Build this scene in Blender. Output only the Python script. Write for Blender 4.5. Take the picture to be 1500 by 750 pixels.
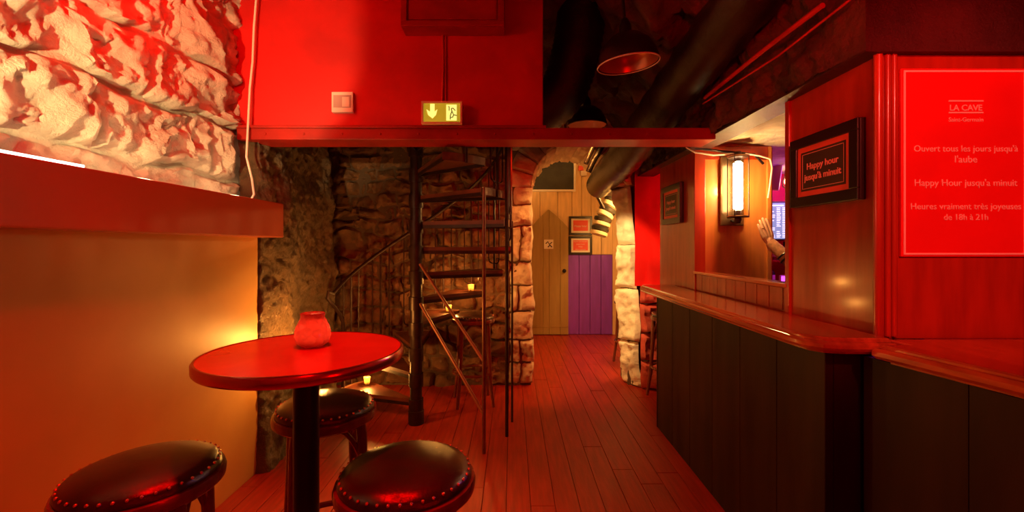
import bpy, bmesh, math, random
from mathutils import Vector, Matrix, noise
random.seed(7)
PI = math.pi
for o in list(bpy.data.objects): bpy.data.objects.remove(o)
scene = bpy.context.scene
C = scene.collection
# ------------------------------------------------------------------ camera
F, H = 640.0, 1.36                       # focal length in pixels of a 1500 px wide frame, eye height
cam_d = bpy.data.cameras.new('camera'); cam_d.sensor_width = 36; cam_d.lens = F/1500*36
cam_d.shift_y = -0.01; cam_d.clip_start = 0.02
cam = bpy.data.objects.new('camera', cam_d); C.objects.link(cam)
cam.location = (0, 0, H); cam.rotation_euler = (PI/2, 0, 0); scene.camera = cam
def px(x, y, d): return Vector(((x-750)/F*d, d, H+(360-y)/F*d))
# ------------------------------------------------------------------ world, exposure, room lights
w = bpy.data.worlds.new('world'); scene.world = w; w.use_nodes = True
w.node_tree.nodes['Background'].inputs[0].default_value = (0.05, 0.002, 0.001, 1)
w.node_tree.nodes['Background'].inputs[1].default_value = 0.25
vs = scene.view_settings; vs.view_transform = 'Standard'; vs.look = 'None'; vs.gamma = 1; vs.exposure = 0.0
vs.use_curve_mapping = False
RED = (1, .0, .0); WARM = (1, .40, .07); CREAM = (1, .66, .30); PURPLE = (.45, .02, 1); PINK = (1, .0, .22)
def light(name, loc, power, col, r=.03, target=None, angle=60, blend=.5):
    d = bpy.data.lights.new(name, 'SPOT' if target else 'POINT'); d.energy = power; d.color = col; d.shadow_soft_size = r
    o = bpy.data.objects.new(name, d); C.objects.link(o); o.location = loc
    if target:
        d.spot_size = math.radians(angle); d.spot_blend = blend
        o.rotation_euler = (Vector(target)-Vector(loc)).to_track_quat('-Z', 'Y').to_euler()
    return o
light('red_ceiling_lamp', (-.55, 1.25, 2.9), 190, RED, .05, (-.64, 1.3, 1), 62, .8)
light('red_room_lamp', (.30, -.6, 2.0), 12, RED, .1)
light('red_low_fill', (.70, .25, .95), 6, RED, .05)  # unseen low lamp, added to cast the stool shadows on the wall
light('red_spot_lamp', (.9, -.3, 2.3), 165, (1, .085, .06), .05, (1.55, 1.5, 1.55), 44, .7)
light('red_soffit_fill', (.3, .1, 1.9), 90, RED, .04, (1.2, 1.6, 2.5), 56, .9)  # added light without a fixture, reddens soffit and ceiling
light('red_shelf_lamp', (-1.30, 1.75, 2.45), 13, RED, .05)
light('red_stone_fill', (-.75, .35, 2.75), 75, RED, .05, (-1.62, 1.65, 2.1), 62, .6)  # extra red fill put in for the stone wall, no fixture
light('red_floor_fill', (.1, 1.2, 2.9), 48, RED, .1, (.35, 2.6, 0), 54, .8)  # unseen red spot, put in to light the floor
light('red_stair_fill', (.40, 2.85, 2.13), 46, (1, .01, 0), .04, (-.15, 4.25, 1.2), 78, .8)  # added red fill hidden behind the beam, for stair and left jamb
light('stone_fill', (-1.27, .30, 1.69), 190, (1, .70, .28), .010, (-1.62, 1.9, 2.30), 44, .35)  # added cream lamp just out of view, rakes the stone wall
for yy, e in ((.9, 1.8), (1.72, 2.0), (2.28, 1.6)):
    light('shelf_uplight', (-1.44, yy, 1.65), e, CREAM, .02)
light('dome_bulb', (.61, 3.55, 2.345), 60, WARM, .04, (.55, 4.5, 1.0), 76, .5)
light('arch_fill', (.35, 3.35, 2.18), 170, (1, .62, .22), .03, (1.09, 4.3, 1.05), 40, .5)  # made-up warm source behind the beam, brightens the right jamb
light('passage_lamp', (1.40, 4.85, 1.95), 62, (1, .50, .13), .05)
light('alcove_red_lamp', (1.66, 3.72, 1.45), 5, (1, .03, 0), .05)
light('alcove_pink_lamp', (1.66, 3.9, 1.95), .6, PINK, .04)
light('bar_purple_lamp', (2.75, 3.6, 1.9), 12, PURPLE, .06)
light('bar_pink_lamp', (2.5, 3.2, 1.75), 2, PINK, .06)

# ------------------------------------------------------------------ materials
M = {}
def mat(name, col, rough=.6, metal=0, var=.15, vscale=6, bump=0, bscale=30, col2=None, spec=.5, coat=0, stretch=None, emit=None, estr=0, trans=0):
    m = bpy.data.materials.new(name); m.use_nodes = True; nt = m.node_tree; N = nt.nodes; L = nt.links
    b = N['Principled BSDF']; b.inputs['Roughness'].default_value = rough; b.inputs['Metallic'].default_value = metal
    b.inputs['Specular IOR Level'].default_value = spec; b.inputs['Coat Weight'].default_value = coat
    b.inputs['Coat Roughness'].default_value = .12
    tc = N.new('ShaderNodeTexCoord'); src = tc.outputs['Object']
    if stretch:
        mp = N.new('ShaderNodeMapping'); mp.inputs['Scale'].default_value = stretch; L.new(src, mp.inputs[0]); src = mp.outputs[0]
    n1 = N.new('ShaderNodeTexNoise'); n1.inputs['Scale'].default_value = vscale; n1.inputs['Detail'].default_value = 6; L.new(src, n1.inputs['Vector'])
    mx = N.new('ShaderNodeMix'); mx.data_type = 'RGBA'
    c2 = col2 if col2 else tuple(c*(1-var) for c in col)
    c1 = col if col2 else tuple(min(1, c*(1+var)) for c in col)
    mx.inputs[6].default_value = (*c1, 1); mx.inputs[7].default_value = (*c2, 1)
    rp = N.new('ShaderNodeMapRange'); rp.inputs[1].default_value = .35; rp.inputs[2].default_value = .65
    L.new(n1.outputs[0], rp.inputs[0]); L.new(rp.outputs[0], mx.inputs[0]); L.new(mx.outputs[2], b.inputs['Base Color'])
    if bump:
        n2 = N.new('ShaderNodeTexNoise'); n2.inputs['Scale'].default_value = bscale; n2.inputs['Detail'].default_value = 8; n2.inputs['Roughness'].default_value = .75
        L.new(src, n2.inputs['Vector'])
        bp = N.new('ShaderNodeBump'); bp.inputs['Strength'].default_value = min(1, bump); bp.inputs['Distance'].default_value = .02*max(1, bump)
        L.new(n2.outputs[0], bp.inputs['Height']); L.new(bp.outputs[0], b.inputs['Normal'])
    if emit:
        b.inputs['Emission Color'].default_value = (*emit, 1); b.inputs['Emission Strength'].default_value = estr
    if trans: b.inputs['Transmission Weight'].default_value = trans
    M[name] = m; return m
mat('limestone', (.80, .72, .60), .8, var=.14, vscale=9, bump=1.6, bscale=24)
mat('mortar', (.13, .075, .045), .9, bump=.8, bscale=40)
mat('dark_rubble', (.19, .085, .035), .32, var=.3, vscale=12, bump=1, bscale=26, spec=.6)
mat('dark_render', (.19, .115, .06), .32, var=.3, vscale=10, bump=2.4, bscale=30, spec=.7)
mat('alcove_stone', (.50, .06, .035), .55, var=.2, vscale=8, bump=1, bscale=20)
mat('pale_plaster', (.86, .74, .55), .75, var=.12, vscale=8, bump=.8, bscale=18)
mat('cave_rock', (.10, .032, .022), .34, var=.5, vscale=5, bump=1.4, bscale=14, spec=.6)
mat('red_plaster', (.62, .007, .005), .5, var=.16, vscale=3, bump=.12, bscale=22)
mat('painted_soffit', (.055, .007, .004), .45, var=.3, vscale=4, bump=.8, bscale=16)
mat('beam_paint', (.36, .012, .006), .38, var=.2, vscale=5, bump=.1)
mat('ochre_paint', (.62, .32, .085), .42, var=.07, vscale=2.5, bump=.06, bscale=30)
mat('cap_paint', (.48, .075, .012), .4, var=.06, vscale=2.5, bump=.05)
mat('floor_wood', (.36, .026, .008), .36, var=.2, vscale=5, bump=.15, bscale=18, stretch=(8, .7, 8))
mat('floor_gap', (.10, .025, .012), .8)
mat('bar_wood', (.36, .036, .010), .26, var=.14, vscale=4, bump=.06, bscale=12, stretch=(6, 6, .8), coat=.3)
mat('counter_wood', (.50, .12, .035), .18, var=.25, vscale=4, stretch=(8, .8, 6), coat=.6)
mat('bar_front_paint', (.030, .014, .006), .5, spec=.22, var=.3, vscale=3, stretch=(3, 3, .5), bump=.06)
mat('lamp_panel_wood', (.60, .22, .05), .34, var=.12, vscale=4, stretch=(7, 7, .7), coat=.3)
mat('black_metal', (.02, .018, .016), .34, .6, var=.1)
mat('stair_iron', (.035, .014, .011), .36, .3, var=.25, vscale=18, bump=.1)
mat('stair_edge', (.24, .13, .08), .35, .7, var=.2, vscale=18)
mat('brace_iron', (.32, .11, .06), .45, .3, var=.2)
mat('tread_wood', (.14, .035, .016), .42, var=.3, vscale=6, bump=.1)
mat('leather', (.030, .014, .010), .24, var=.35, vscale=14, bump=.12, bscale=60, spec=.7)
mat('stool_wood', (.16, .035, .018), .24, var=.25, vscale=7, stretch=(3, 3, .6), coat=.4)
mat('brass_stud', (.85, .50, .35), .22, .9, var=.1)
mat('table_red', (.60, .03, .02), .22, var=.12, vscale=6, coat=.3)
mat('copper_band', (.75, .30, .16), .2, .9, var=.12, vscale=5)
mat('duct_black', (.022, .012, .010), .2, .3, var=.35, vscale=9, bump=.5, bscale=9, spec=.7)
mat('shade_reflection', (.55, .16, .07), .3, .6)  # red-orange reflected light painted into the inside of the dome shades
mat('conduit_red', (.55, .03, .02), .25, .2)
mat('white_plastic', (.82, .74, .66), .4, var=.05)
mat('grey_plastic', (.45, .36, .34), .4, var=.05)
mat('lantern_plate', (.20, .10, .04), .25, .5)
mat('frame_black', (.018, .012, .010), .28, var=.1)
mat('mat_white', (.85, .80, .74), .6, var=.03)
mat('poster_red', (.78, .012, .008), .45, var=.04)
mat('poster_ink', (.95, .85, .75), .5, var=.02)
mat('sign_ink', (.95, .42, .34), .5, var=.02)
mat('sign_red', (.85, .10, .07), .5, var=.03)
mat('sign_dark', (.05, .03, .02), .5, var=.1)
mat('door_paint', (.36, .25, .085), .5, var=.08, vscale=4, stretch=(6, 6, .8))
mat('board_paint', (.82, .58, .30), .5, var=.1, vscale=4, stretch=(6, 6, .8))
mat('mauve_paint', (.26, .055, .75), .5, var=.1, vscale=4, stretch=(6, 6, .8))
mat('dark_glass', (.03, .03, .025), .5, var=.3)
mat('hose_dark', (.03, .025, .02), .35, var=.1)
mat('hose_pale', (.72, .58, .38), .5, var=.1)
mat('skin', (.78, .48, .34), .5, var=.06)
mat('sleeve', (.52, .26, .14), .8, var=.2, vscale=60, bump=.3, bscale=80)
mat('shirt', (.05, .04, .05), .8, var=.1)
mat('hair', (.06, .03, .02), .6, var=.2)
mat('gold', (.9, .6, .2), .2, 1, var=.05)
mat('bottle_green', (.05, .16, .07), .1, var=.1, trans=.4)
mat('bottle_amber', (.30, .10, .02), .1, var=.1, trans=.4)
mat('bottle_clear', (.6, .55, .7), .08, var=.05, trans=.5)
mat('lantern_glow', (1, .8, .5), .5, emit=(1, .78, .42), estr=24)
mat('bulb_glow', (1, .7, .4), .5, emit=(1, .55, .2), estr=9)
mat('flame_glow', (1, .8, .5), .5, emit=(1, .62, .22), estr=16)
mat('led_glow', (1, .9, .8), .5, emit=(1, .80, .68), estr=5)
mat('exit_green', (.45, .50, .05), .5, emit=(.52, .44, .02), estr=.55)
mat('exit_white', (1, 1, .5), .5, emit=(1, .95, .22), estr=1.0)
mat('exit_hot', (1, 1, .8), .5, emit=(1, .98, .55), estr=2.5)
mat('exit_dark', (.08, .10, .01), .5)
mat('exit_frame', (.85, .62, .36), .4)
mat('screen_blue', (.1, .12, .2), .3, emit=(.26, .30, .52), estr=1.0)
mat('screen_text', (.9, .9, 1), .4, emit=(.8, .82, 1), estr=1.4)
mat('purple_glow', (.5, .1, 1), .5, emit=(.5, .06, 1), estr=3)
def translucent(name, col, rough=.3, mixf=.75):
    m = bpy.data.materials.new(name); m.use_nodes = True; nt = m.node_tree; N = nt.nodes; L = nt.links
    out = N['Material Output']; N.remove(N['Principled BSDF'])
    t = N.new('ShaderNodeBsdfTranslucent'); t.inputs[0].default_value = (*col, 1)
    g = N.new('ShaderNodeBsdfPrincipled'); g.inputs['Base Color'].default_value = (*[c*.5 for c in col], 1); g.inputs['Roughness'].default_value = rough
    tc = N.new('ShaderNodeTexCoord'); v = N.new('ShaderNodeTexVoronoi'); v.inputs['Scale'].default_value = 45; L.new(tc.outputs['Object'], v.inputs['Vector'])
    bp = N.new('ShaderNodeBump'); bp.inputs['Distance'].default_value = .01; L.new(v.outputs[0], bp.inputs['Height']); L.new(bp.outputs[0], g.inputs['Normal']); L.new(bp.outputs[0], t.inputs['Normal'])
    mx = N.new('ShaderNodeMixShader'); mx.inputs[0].default_value = mixf; L.new(g.outputs[0], mx.inputs[1]); L.new(t.outputs[0], mx.inputs[2]); L.new(mx.outputs[0], out.inputs[0])
    M[name] = m
translucent('jar_glass', (.90, .24, .18), .18, .40); translucent('cup_glass', (.95, .75, .45))
def clear_glass(name, col):
    m = bpy.data.materials.new(name); m.use_nodes = True; nt = m.node_tree; N = nt.nodes; L = nt.links
    out = N['Material Output']; N.remove(N['Principled BSDF'])
    t = N.new('ShaderNodeBsdfTransparent'); t.inputs[0].default_value = (*col, 1)
    g = N.new('ShaderNodeBsdfGlossy'); g.inputs['Roughness'].default_value = .08; g.inputs[0].default_value = (.8, .8, .8, 1)
    mx = N.new('ShaderNodeMixShader'); mx.inputs[0].default_value = .08
    L.new(t.outputs[0], mx.inputs[1]); L.new(g.outputs[0], mx.inputs[2]); L.new(mx.outputs[0], out.inputs[0]); M[name] = m
clear_glass('clear_glass', (.97, .95, .9))

# ------------------------------------------------------------------ mesh helpers
class MB:
    def __init__(s): s.v = []; s.f = []
    def add(s, vs_, fs):
        n = len(s.v); s.v += [tuple(p) for p in vs_]; s.f += [tuple(i+n for i in f) for f in fs]; return s
    def box(s, a, b, bev=0):
        x0, x1 = sorted((a[0], b[0])); y0, y1 = sorted((a[1], b[1])); z0, z1 = sorted((a[2], b[2]))
        bev = min(bev, (x1-x0)*.45, (y1-y0)*.45, (z1-z0)*.45)
        if bev <= 0:
            return s.add([(x0,y0,z0),(x1,y0,z0),(x1,y1,z0),(x0,y1,z0),(x0,y0,z1),(x1,y0,z1),(x1,y1,z1),(x0,y1,z1)],
                         [(3,2,1,0),(4,5,6,7),(0,1,5,4),(1,2,6,5),(2,3,7,6),(3,0,4,7)])
        bm = bmesh.new(); bmesh.ops.create_cube(bm, size=1)
        for v in bm.verts: v.co = ((x0+x1)/2+v.co.x*(x1-x0), (y0+y1)/2+v.co.y*(y1-y0), (z0+z1)/2+v.co.z*(z1-z0))
        bmesh.ops.bevel(bm, geom=list(bm.edges), offset=bev, segments=2, affect='EDGES', profile=.6)
        bm.verts.index_update(); s.add([v.co.copy() for v in bm.verts], [[v.index for v in f.verts] for f in bm.faces]); bm.free(); return s
    def tube(s, pts, r, n=10, caps=True):
        pts = [Vector(p) for p in pts]; rs = r if isinstance(r, (list, tuple)) else [r]*len(pts)
        up = None; rings = []
        for i, p in enumerate(pts):
            t = (pts[min(i+1, len(pts)-1)]-pts[max(i-1, 0)]).normalized()
            if up is None: up = Vector((0,0,1)) if abs(t.z) < .9 else Vector((1,0,0))
            a = t.cross(up).normalized(); b = a.cross(t).normalized(); up = b
            rings.append([p+(a*math.cos(k*2*PI/n)+b*math.sin(k*2*PI/n))*rs[i] for k in range(n)])
        vv = [q for rg in rings for q in rg]; ff = []
        for i in range(len(pts)-1):
            for k in range(n): ff.append((i*n+k, i*n+(k+1) % n, (i+1)*n+(k+1) % n, (i+1)*n+k))
        if caps: ff += [tuple(range(n-1, -1, -1)), tuple(range((len(pts)-1)*n, len(pts)*n))]
        return s.add(vv, ff)
    def loop(s, pts, r, n=8):                  # closed tube
        pts = [Vector(p) for p in pts]; m = len(pts); c = sum(pts, Vector())/m; vv = []; ff = []
        nz = (pts[0]-c).cross(pts[m//4]-c).normalized()
        for i, p in enumerate(pts):
            t = (pts[(i+1) % m]-pts[i-1]).normalized(); a = t.cross(nz).normalized(); b = nz
            vv += [p+(a*math.cos(k*2*PI/n)+b*math.sin(k*2*PI/n))*r for k in range(n)]
        for i in range(m):
            for k in range(n): ff.append((i*n+k, i*n+(k+1) % n, ((i+1) % m)*n+(k+1) % n, ((i+1) % m)*n+k))
        return s.add(vv, ff)
    def lathe(s, prof, n=32, c=(0,0,0)):
        vv = []; ff = []
        for (r, z) in prof: vv += [(c[0]+max(r, 1e-4)*math.cos(k*2*PI/n), c[1]+max(r, 1e-4)*math.sin(k*2*PI/n), c[2]+z) for k in range(n)]
        for i in range(len(prof)-1):
            for k in range(n): ff.append((i*n+k, i*n+(k+1) % n, (i+1)*n+(k+1) % n, (i+1)*n+k))
        return s.add(vv, ff)
    def prism(s, poly, z0, z1):
        n = len(poly); vv = [(x, y, z0) for x, y in poly]+[(x, y, z1) for x, y in poly]
        return s.add(vv, [tuple(range(n-1, -1, -1)), tuple(range(n, 2*n))]+[(i, (i+1) % n, n+(i+1) % n, n+i) for i in range(n)])
    def wallprism(s, poly, y0, y1):            # poly in (x, z), extruded along y
        n = len(poly); vv = [(x, y0, z) for x, z in poly]+[(x, y1, z) for x, z in poly]
        return s.add(vv, [tuple(range(n)), tuple(range(2*n-1, n-1, -1))]+[(i, n+i, n+(i+1) % n, (i+1) % n) for i in range(n)])
    def profile(s, poly, prof):                # poly (ccw), profile (offset inwards, z)
        n = len(poly); P = [Vector(p) for p in poly]; nr = []
        for i in range(n):
            a = (P[i]-P[i-1]).normalized(); b = (P[(i+1) % n]-P[i]).normalized()
            na = Vector((-a.y, a.x)); nb = Vector((-b.y, b.x)); m = (na+nb); nr.append(m/max(.4, m.dot(na)))
        vv = []; ff = []
        for off, z in prof: vv += [(P[i].x+nr[i].x*off, P[i].y+nr[i].y*off, z) for i in range(n)]
        k = len(prof)
        for j in range(k-1):
            for i in range(n): ff.append((j*n+i, j*n+(i+1) % n, (j+1)*n+(i+1) % n, (j+1)*n+i))
        ff += [tuple(range(n-1, -1, -1)), tuple(range((k-1)*n, k*n))]
        return s.add(vv, ff)
    def grid(s, fn, nu, nv, flip=False):
        vv = [fn(i/nu, j/nv) for j in range(nv+1) for i in range(nu+1)]; ff = []
        for j in range(nv):
            for i in range(nu):
                q = (j*(nu+1)+i, j*(nu+1)+i+1, (j+1)*(nu+1)+i+1, (j+1)*(nu+1)+i); ff.append(q[::-1] if flip else q)
        return s.add(vv, ff)
    def build(s, name, m, parent=None, smooth=True, fix=True, ang=40):
        me = bpy.data.meshes.new(name); me.from_pydata(s.v, [], s.f); me.update()
        if fix:
            bm = bmesh.new(); bm.from_mesh(me); bmesh.ops.recalc_face_normals(bm, faces=bm.faces); bm.to_mesh(me); bm.free()
        me.materials.append(M[m])
        if smooth:
            me.shade_smooth(); me.set_sharp_from_angle(angle=math.radians(ang))
        o = bpy.data.objects.new(name, me); C.objects.link(o)
        if parent: o.parent = parent
        return o
def tag(o, label, cat, group=None):
    o['label'] = label; o['category'] = cat
    if group: o['group'] = group
    return o
def thing(name, label, cat, loc=(0,0,0), rz=0, group=None):
    o = bpy.data.objects.new(name, None); C.objects.link(o); o.location = loc; o.rotation_euler = (0,0,rz); o.empty_display_size = .05
    return tag(o, label, cat, group)
def struct(o): o['kind'] = 'structure'; return o
def struct_empty(name):
    o = bpy.data.objects.new(name, None); C.objects.link(o); o.empty_display_size = .05; return struct(o)
def copy_tree(o, parent=None):
    c = o.copy(); C.objects.link(c); c.parent = parent
    for ch in list(o.children): copy_tree(ch, c)
    return c
def nz(p, s, seed=0): return noise.fractal(Vector(p)*s+Vector((seed*7.3, seed*3.1, seed*1.7)), .8, 2.1, 4)
def stones(parent, P, N, cells, m, depth=.04, joint=.012, rough=.02, res=.05, seed=0, name='stone', warp=.02, rscale=5, fine=0):
    """cells: list of (u0,u1,v0,v1) in metres; P(u,v)->point on backing, N(u,v)->outward normal"""
    for ci, (u0, u1, v0, v1) in enumerate(cells):
        nu = max(4, int((u1-u0)/res)); nv = max(4, int((v1-v0)/res)); dd = depth*random.uniform(.7, 1.2)
        tu, tv = random.uniform(-.25, .25), random.uniform(-.25, .25)
        def fn(a, b):
            # cluster samples at the edges so that the joint is crisp
            a2 = a; b2 = b
            u = u0+joint*.5+(u1-u0-joint)*a2; v = v0+joint*.5+(v1-v0-joint)*b2
            wu = nz((u, v, 1), 2.2, seed)*warp; wv = nz((u, v, 5), 2.2, seed+3)*warp
            e = min(u-u0, u1-u, v-v0, v1-v)-joint*.5
            k = min(1, max(0, e/(.03 if min(u1-u0, v1-v0) > .12 else .02))); k = k*(2-k)
            h = -.012+(dd+.012)*k+(dd*(tu*(a-.5)+tv*(b-.5))+nz((u, v, 0), rscale, seed)*rough+nz((u, v, 9), rscale*4, seed)*rough*.35+(nz((u, v, 4), 17, seed)*fine+nz((u, v, 7), 42, seed)*fine*.5 if fine else 0))*k
            return P(u+wu, v+wv)+N(u, v)*h
        mb = MB().grid(fn, nu, nv)
        mb.build(name, m, parent, fix=False, ang=60)
def courses(u0, u1, v0, v1, hs, wmin, wmax, seed=0, keep=None):
    rnd = random.Random(seed); cells = []; v = v0; i = 0
    while v < v1-.03:
        h = hs[i % len(hs)] if isinstance(hs, (list, tuple)) and len(hs) > 2 else rnd.uniform(*hs)
        vb = min(v1, v+h)
        if v1-vb < .05: vb = v1
        u = u0-rnd.uniform(0, wmin)
        while u < u1-.001:
            ub = u+rnd.uniform(wmin, wmax)
            if u1-ub < wmin*.5: ub = u1
            a, b = max(u, u0), min(ub, u1)
            if b-a > .04 and (keep is None or keep((a+b)/2, (v+vb)/2)): cells.append((a, b, v, vb))
            u = ub
        v = vb; i += 1
    return cells
def text(body, size, m, parent, origin, ux, uz, align='CENTER', bold=0, name='lettering', ext=.0008):
    """flat lettering; origin = centre of baseline, ux = reading direction, uz = up"""
    cu = bpy.data.curves.new('lettering_curve', 'FONT'); cu.body = body; cu.size = size; cu.align_x = align; cu.offset = bold; cu.extrude = ext; cu.resolution_u = 4
    tmp = bpy.data.objects.new('lettering_tmp', cu); C.objects.link(tmp)
    me = bpy.data.meshes.new_from_object(tmp.evaluated_get(bpy.context.evaluated_depsgraph_get())); bpy.data.objects.remove(tmp)
    ux = Vector(ux).normalized(); uz = Vector(uz).normalized(); un = ux.cross(uz)
    o0 = Vector(origin)
    for v in me.vertices: v.co = o0+ux*v.co.x+uz*v.co.y+un*v.co.z
    me.materials.clear(); me.materials.append(M[m]); me.name = name
    o = bpy.data.objects.new(name, me); C.objects.link(o); o.parent = parent; return o

# ================================================================== STRUCTURE
# ---- floor: one board each
fl = struct(MB().box((-2.3, -1.7, -.12), (3.6, 6.9, -.008)).build('floor', 'floor_gap', smooth=False))
pw = .128; rnd = random.Random(3); x = -1.95; shared = {}
while x < 1.75:
    y = -1.0-rnd.uniform(0, 1.2)
    while y < 6.7:
        ln = rnd.choice((1.6, 2.0, 2.4)); a, b = max(y, -1.0), min(y+ln, 6.7)
        if b-a > .05:
            MB().box((x+.0015, a+.0015, -.02), (x+pw-.0015, b-.0015, rnd.uniform(-.0015, .001)), .002).build('floor_board', 'floor_wood', fl, smooth=False)
        y += ln
    x += pw
# ---- left stone wall above the ledge
WL = -1.62
wl = struct(MB().box((-1.95, -1.6, 0), (WL-.04, 3.2, 3.05)).build('wall_left', 'limestone', smooth=False))
cells = courses(.2, 2.62, 1.40, 3.05, (.34, .28, .27, .33, .43), .42, .85, 5)
stones(wl, lambda u, v: Vector((WL-.04, u, v)), lambda u, v: Vector((1, 0, 0)), cells, 'limestone', .045, .008, .05, .0135, 2, warp=.06, rscale=4.0, fine=.016)
# ---- half wall with the broad ledge
hw = struct_empty('wall_ledge')
MB().box((-1.70, -1.2, 0), (-1.53, 2.63, 1.42), .004).build('wainscot_panel', 'ochre_paint', hw, smooth=False)
MB().box((-1.66, -1.2, 1.41), (-1.39, 2.66, 1.615), .006).build('ledge', 'cap_paint', hw, smooth=False)
# ---- rough rendered pier and side of the stairwell
def pier_path(t):
    pts = [(-1.62, 2.60), (-1.515, 2.64), (-1.50, 2.95), (-1.57, 3.25), (-1.57, 3.55), (-1.55, 3.80), (-1.62, 3.90), (-1.74, 4.00), (-1.74, 4.4)]
    L_ = [0]
    for a, b in zip(pts, pts[1:]): L_.append(L_[-1]+math.dist(a, b))
    s_ = t*L_[-1]
    for i in range(len(pts)-1):
        if s_ <= L_[i+1]+1e-6:
            k = (s_-L_[i])/(L_[i+1]-L_[i]); return (pts[i][0]*(1-k)+pts[i+1][0]*k, pts[i][1]*(1-k)+pts[i+1][1]*k)
def pier_fn(a, b):
    x, y = pier_path(a); z = b*3.05
    d = (nz((x, y, z), 3.2, 1)*.04-.09*max(0, (z-1.5)/1.5))*min(1, .25+a*6)+nz((x, y, z), 11, 2)*.014+nz((x, y, z), 26, 2)*.012+nz((x, y, z), 60, 2)*.005+.04*math.exp(-z*3)
    if z > 2.02: d -= 0
    return Vector((x+d, y-d*.3, z))
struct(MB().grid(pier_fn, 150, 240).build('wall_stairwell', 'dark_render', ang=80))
struct(MB().box((-2.2, 3.2, 0), (-1.86, 4.5, 3.05)).build('wall_stairwell_outer', 'mortar', smooth=False))
# ---- arch wall
AX, AW, AS, AY0, AY1 = .60, .415, 1.93, 4.27, 5.0        # centre, half width, spring height, front, back
def arch_pts(n=24, r=AW): return [(AX+r*math.cos(PI*k/n), AS+r*math.sin(PI*k/n)) for k in range(n+1)]
mb = MB()
mb.box((-1.9, AY0, 0), (AX-AW, AY0+.5, 3.05))
mb.box((AX+AW+.12, AY0, 0), (2.2, AY0+.3, 3.05))
arc = arch_pts()                                         # right to left
mb.wallprism([(AX+AW+.12, 3.05), (AX+AW+.12, AS)]+arc+[(AX-AW, 3.05)], AY0, AY1)
wf = struct(mb.build('wall_arch', 'mortar', smooth=False))
# rubble of the stairwell back wall
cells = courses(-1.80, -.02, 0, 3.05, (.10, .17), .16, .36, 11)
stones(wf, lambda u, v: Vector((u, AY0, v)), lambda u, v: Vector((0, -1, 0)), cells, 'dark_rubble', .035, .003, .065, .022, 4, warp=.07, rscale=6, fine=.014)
# pale stones of the left jamb
cells = [c for c in courses(-.02, AX-AW+.02, 0, 1.95, (.20, .34), .19, .26, 21)]
stones(wf, lambda u, v: Vector((u, AY0, v)), lambda u, v: Vector((0, -1, 0)), cells, 'limestone', .04, .004, .05, .018, 6, warp=.03, rscale=7, fine=.012)
cells = courses(0, .45, 0, 1.95, (.22, .34), .2, .45, 22)
stones(wf, lambda u, v: Vector((AX-AW-.005, AY0+u, v)), lambda u, v: Vector((1, 0, 0)), cells, 'limestone', .012, .012, .015, .03, 7)
# wall stones above and beside the arch
def outside(u, v): return math.hypot(u-AX, max(0, v-AS)) > AW+.26 or v < AS
cells = courses(-.02, 1.45, 1.95, 3.05, (.16, .24), .2, .34, 31, keep=lambda u, v: math.hypot(u-AX, v-AS) > AW+.20)
stones(wf, lambda u, v: Vector((u, AY0, v)), lambda u, v: Vector((0, -1, 0)), cells, 'limestone', .035, .012, .03, .03, 8)
# voussoirs: face and soffit of each one
for k in range(11):
    a0, a1 = PI*k/11, PI*(k+1)/11
    def Pf(u, v, a0=a0): return Vector((AX+(AW-.01+v)*math.cos(u), AY0-.03, AS+(AW-.01+v)*math.sin(u)))
    stones(wf, Pf, lambda u, v: Vector((0, -1, 0)), [(a0, a1, 0, .24)], 'limestone', .035, .005, .03, .025, 40+k, name='voussoir', warp=.004)
    def Ps(u, v): return Vector((AX+(AW-.014)*math.cos(u), AY0-.05+v, AS+(AW-.014)*math.sin(u)))
    stones(wf, Ps, lambda u, v: Vector((-math.cos(u), 0, -math.sin(u))), [(a0, a1, 0, .42), (a0, a1, .42, .80)], 'pale_plaster', .015, .002, .02, .04, 60+k, name='soffit_stone', warp=.004)
# ---- ragged pale jamb on the right of the arch
jb = struct(MB().box((1.17, 4.24, 0), (1.32, 4.42, 3.0)).build('wall_jamb', 'mortar', smooth=False))
cells = []; z = 0; rnd = random.Random(9)
for h in (.42, .52, .44, .55, .50, .30): cells.append((rnd.uniform(0, .02), .27+rnd.uniform(-.02, .02), z, z+h)); z += h
cdir = Vector((.13, -.24, 0)).normalized(); cn = Vector((-.24, -.13, 0)).normalized()
def jamb_x(v):
    t = [(0, 1.12), (.25, 1.08), (.9, 1.06), (1.5, 1.05), (2.0, .985), (3, .95)]
    for (a, p), (b, q) in zip(t, t[1:]):
        if v <= b: return p+(q-p)*(v-a)/(b-a)
    return .95
def Pj(u, v): return Vector((jamb_x(max(0, v)), 4.40, v))+cdir*u
stones(jb, Pj, lambda u, v: cn, cells, 'pale_plaster', .035, .006, .035, .02, 51, warp=.02, rscale=6, fine=.008)
# ---- red wall of the alcove beyond the bar: rough stone below, smooth render above
al = struct(MB().grid(lambda a, b: Vector((1.16+a*.64, 4.13+nz((a, b, 2), 3)*.012, .98+b*1.9)), 30, 40).build('wall_alcove', 'red_plaster', ang=80))
cells = courses(1.22, 1.79, 0, 1.0, (.22, .34), .25, .5, 61)
stones(al, lambda u, v: Vector((u, 4.14, v)), lambda u, v: Vector((0, -1, 0)), cells, 'alcove_stone', .06, .008, .05, .025, 62, rscale=6, fine=.01)
struct(MB().box((1.79, 3.07, 0), (1.83, 4.22, 2.2)).build('wall_alcove_side', 'red_plaster', smooth=False))
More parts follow.
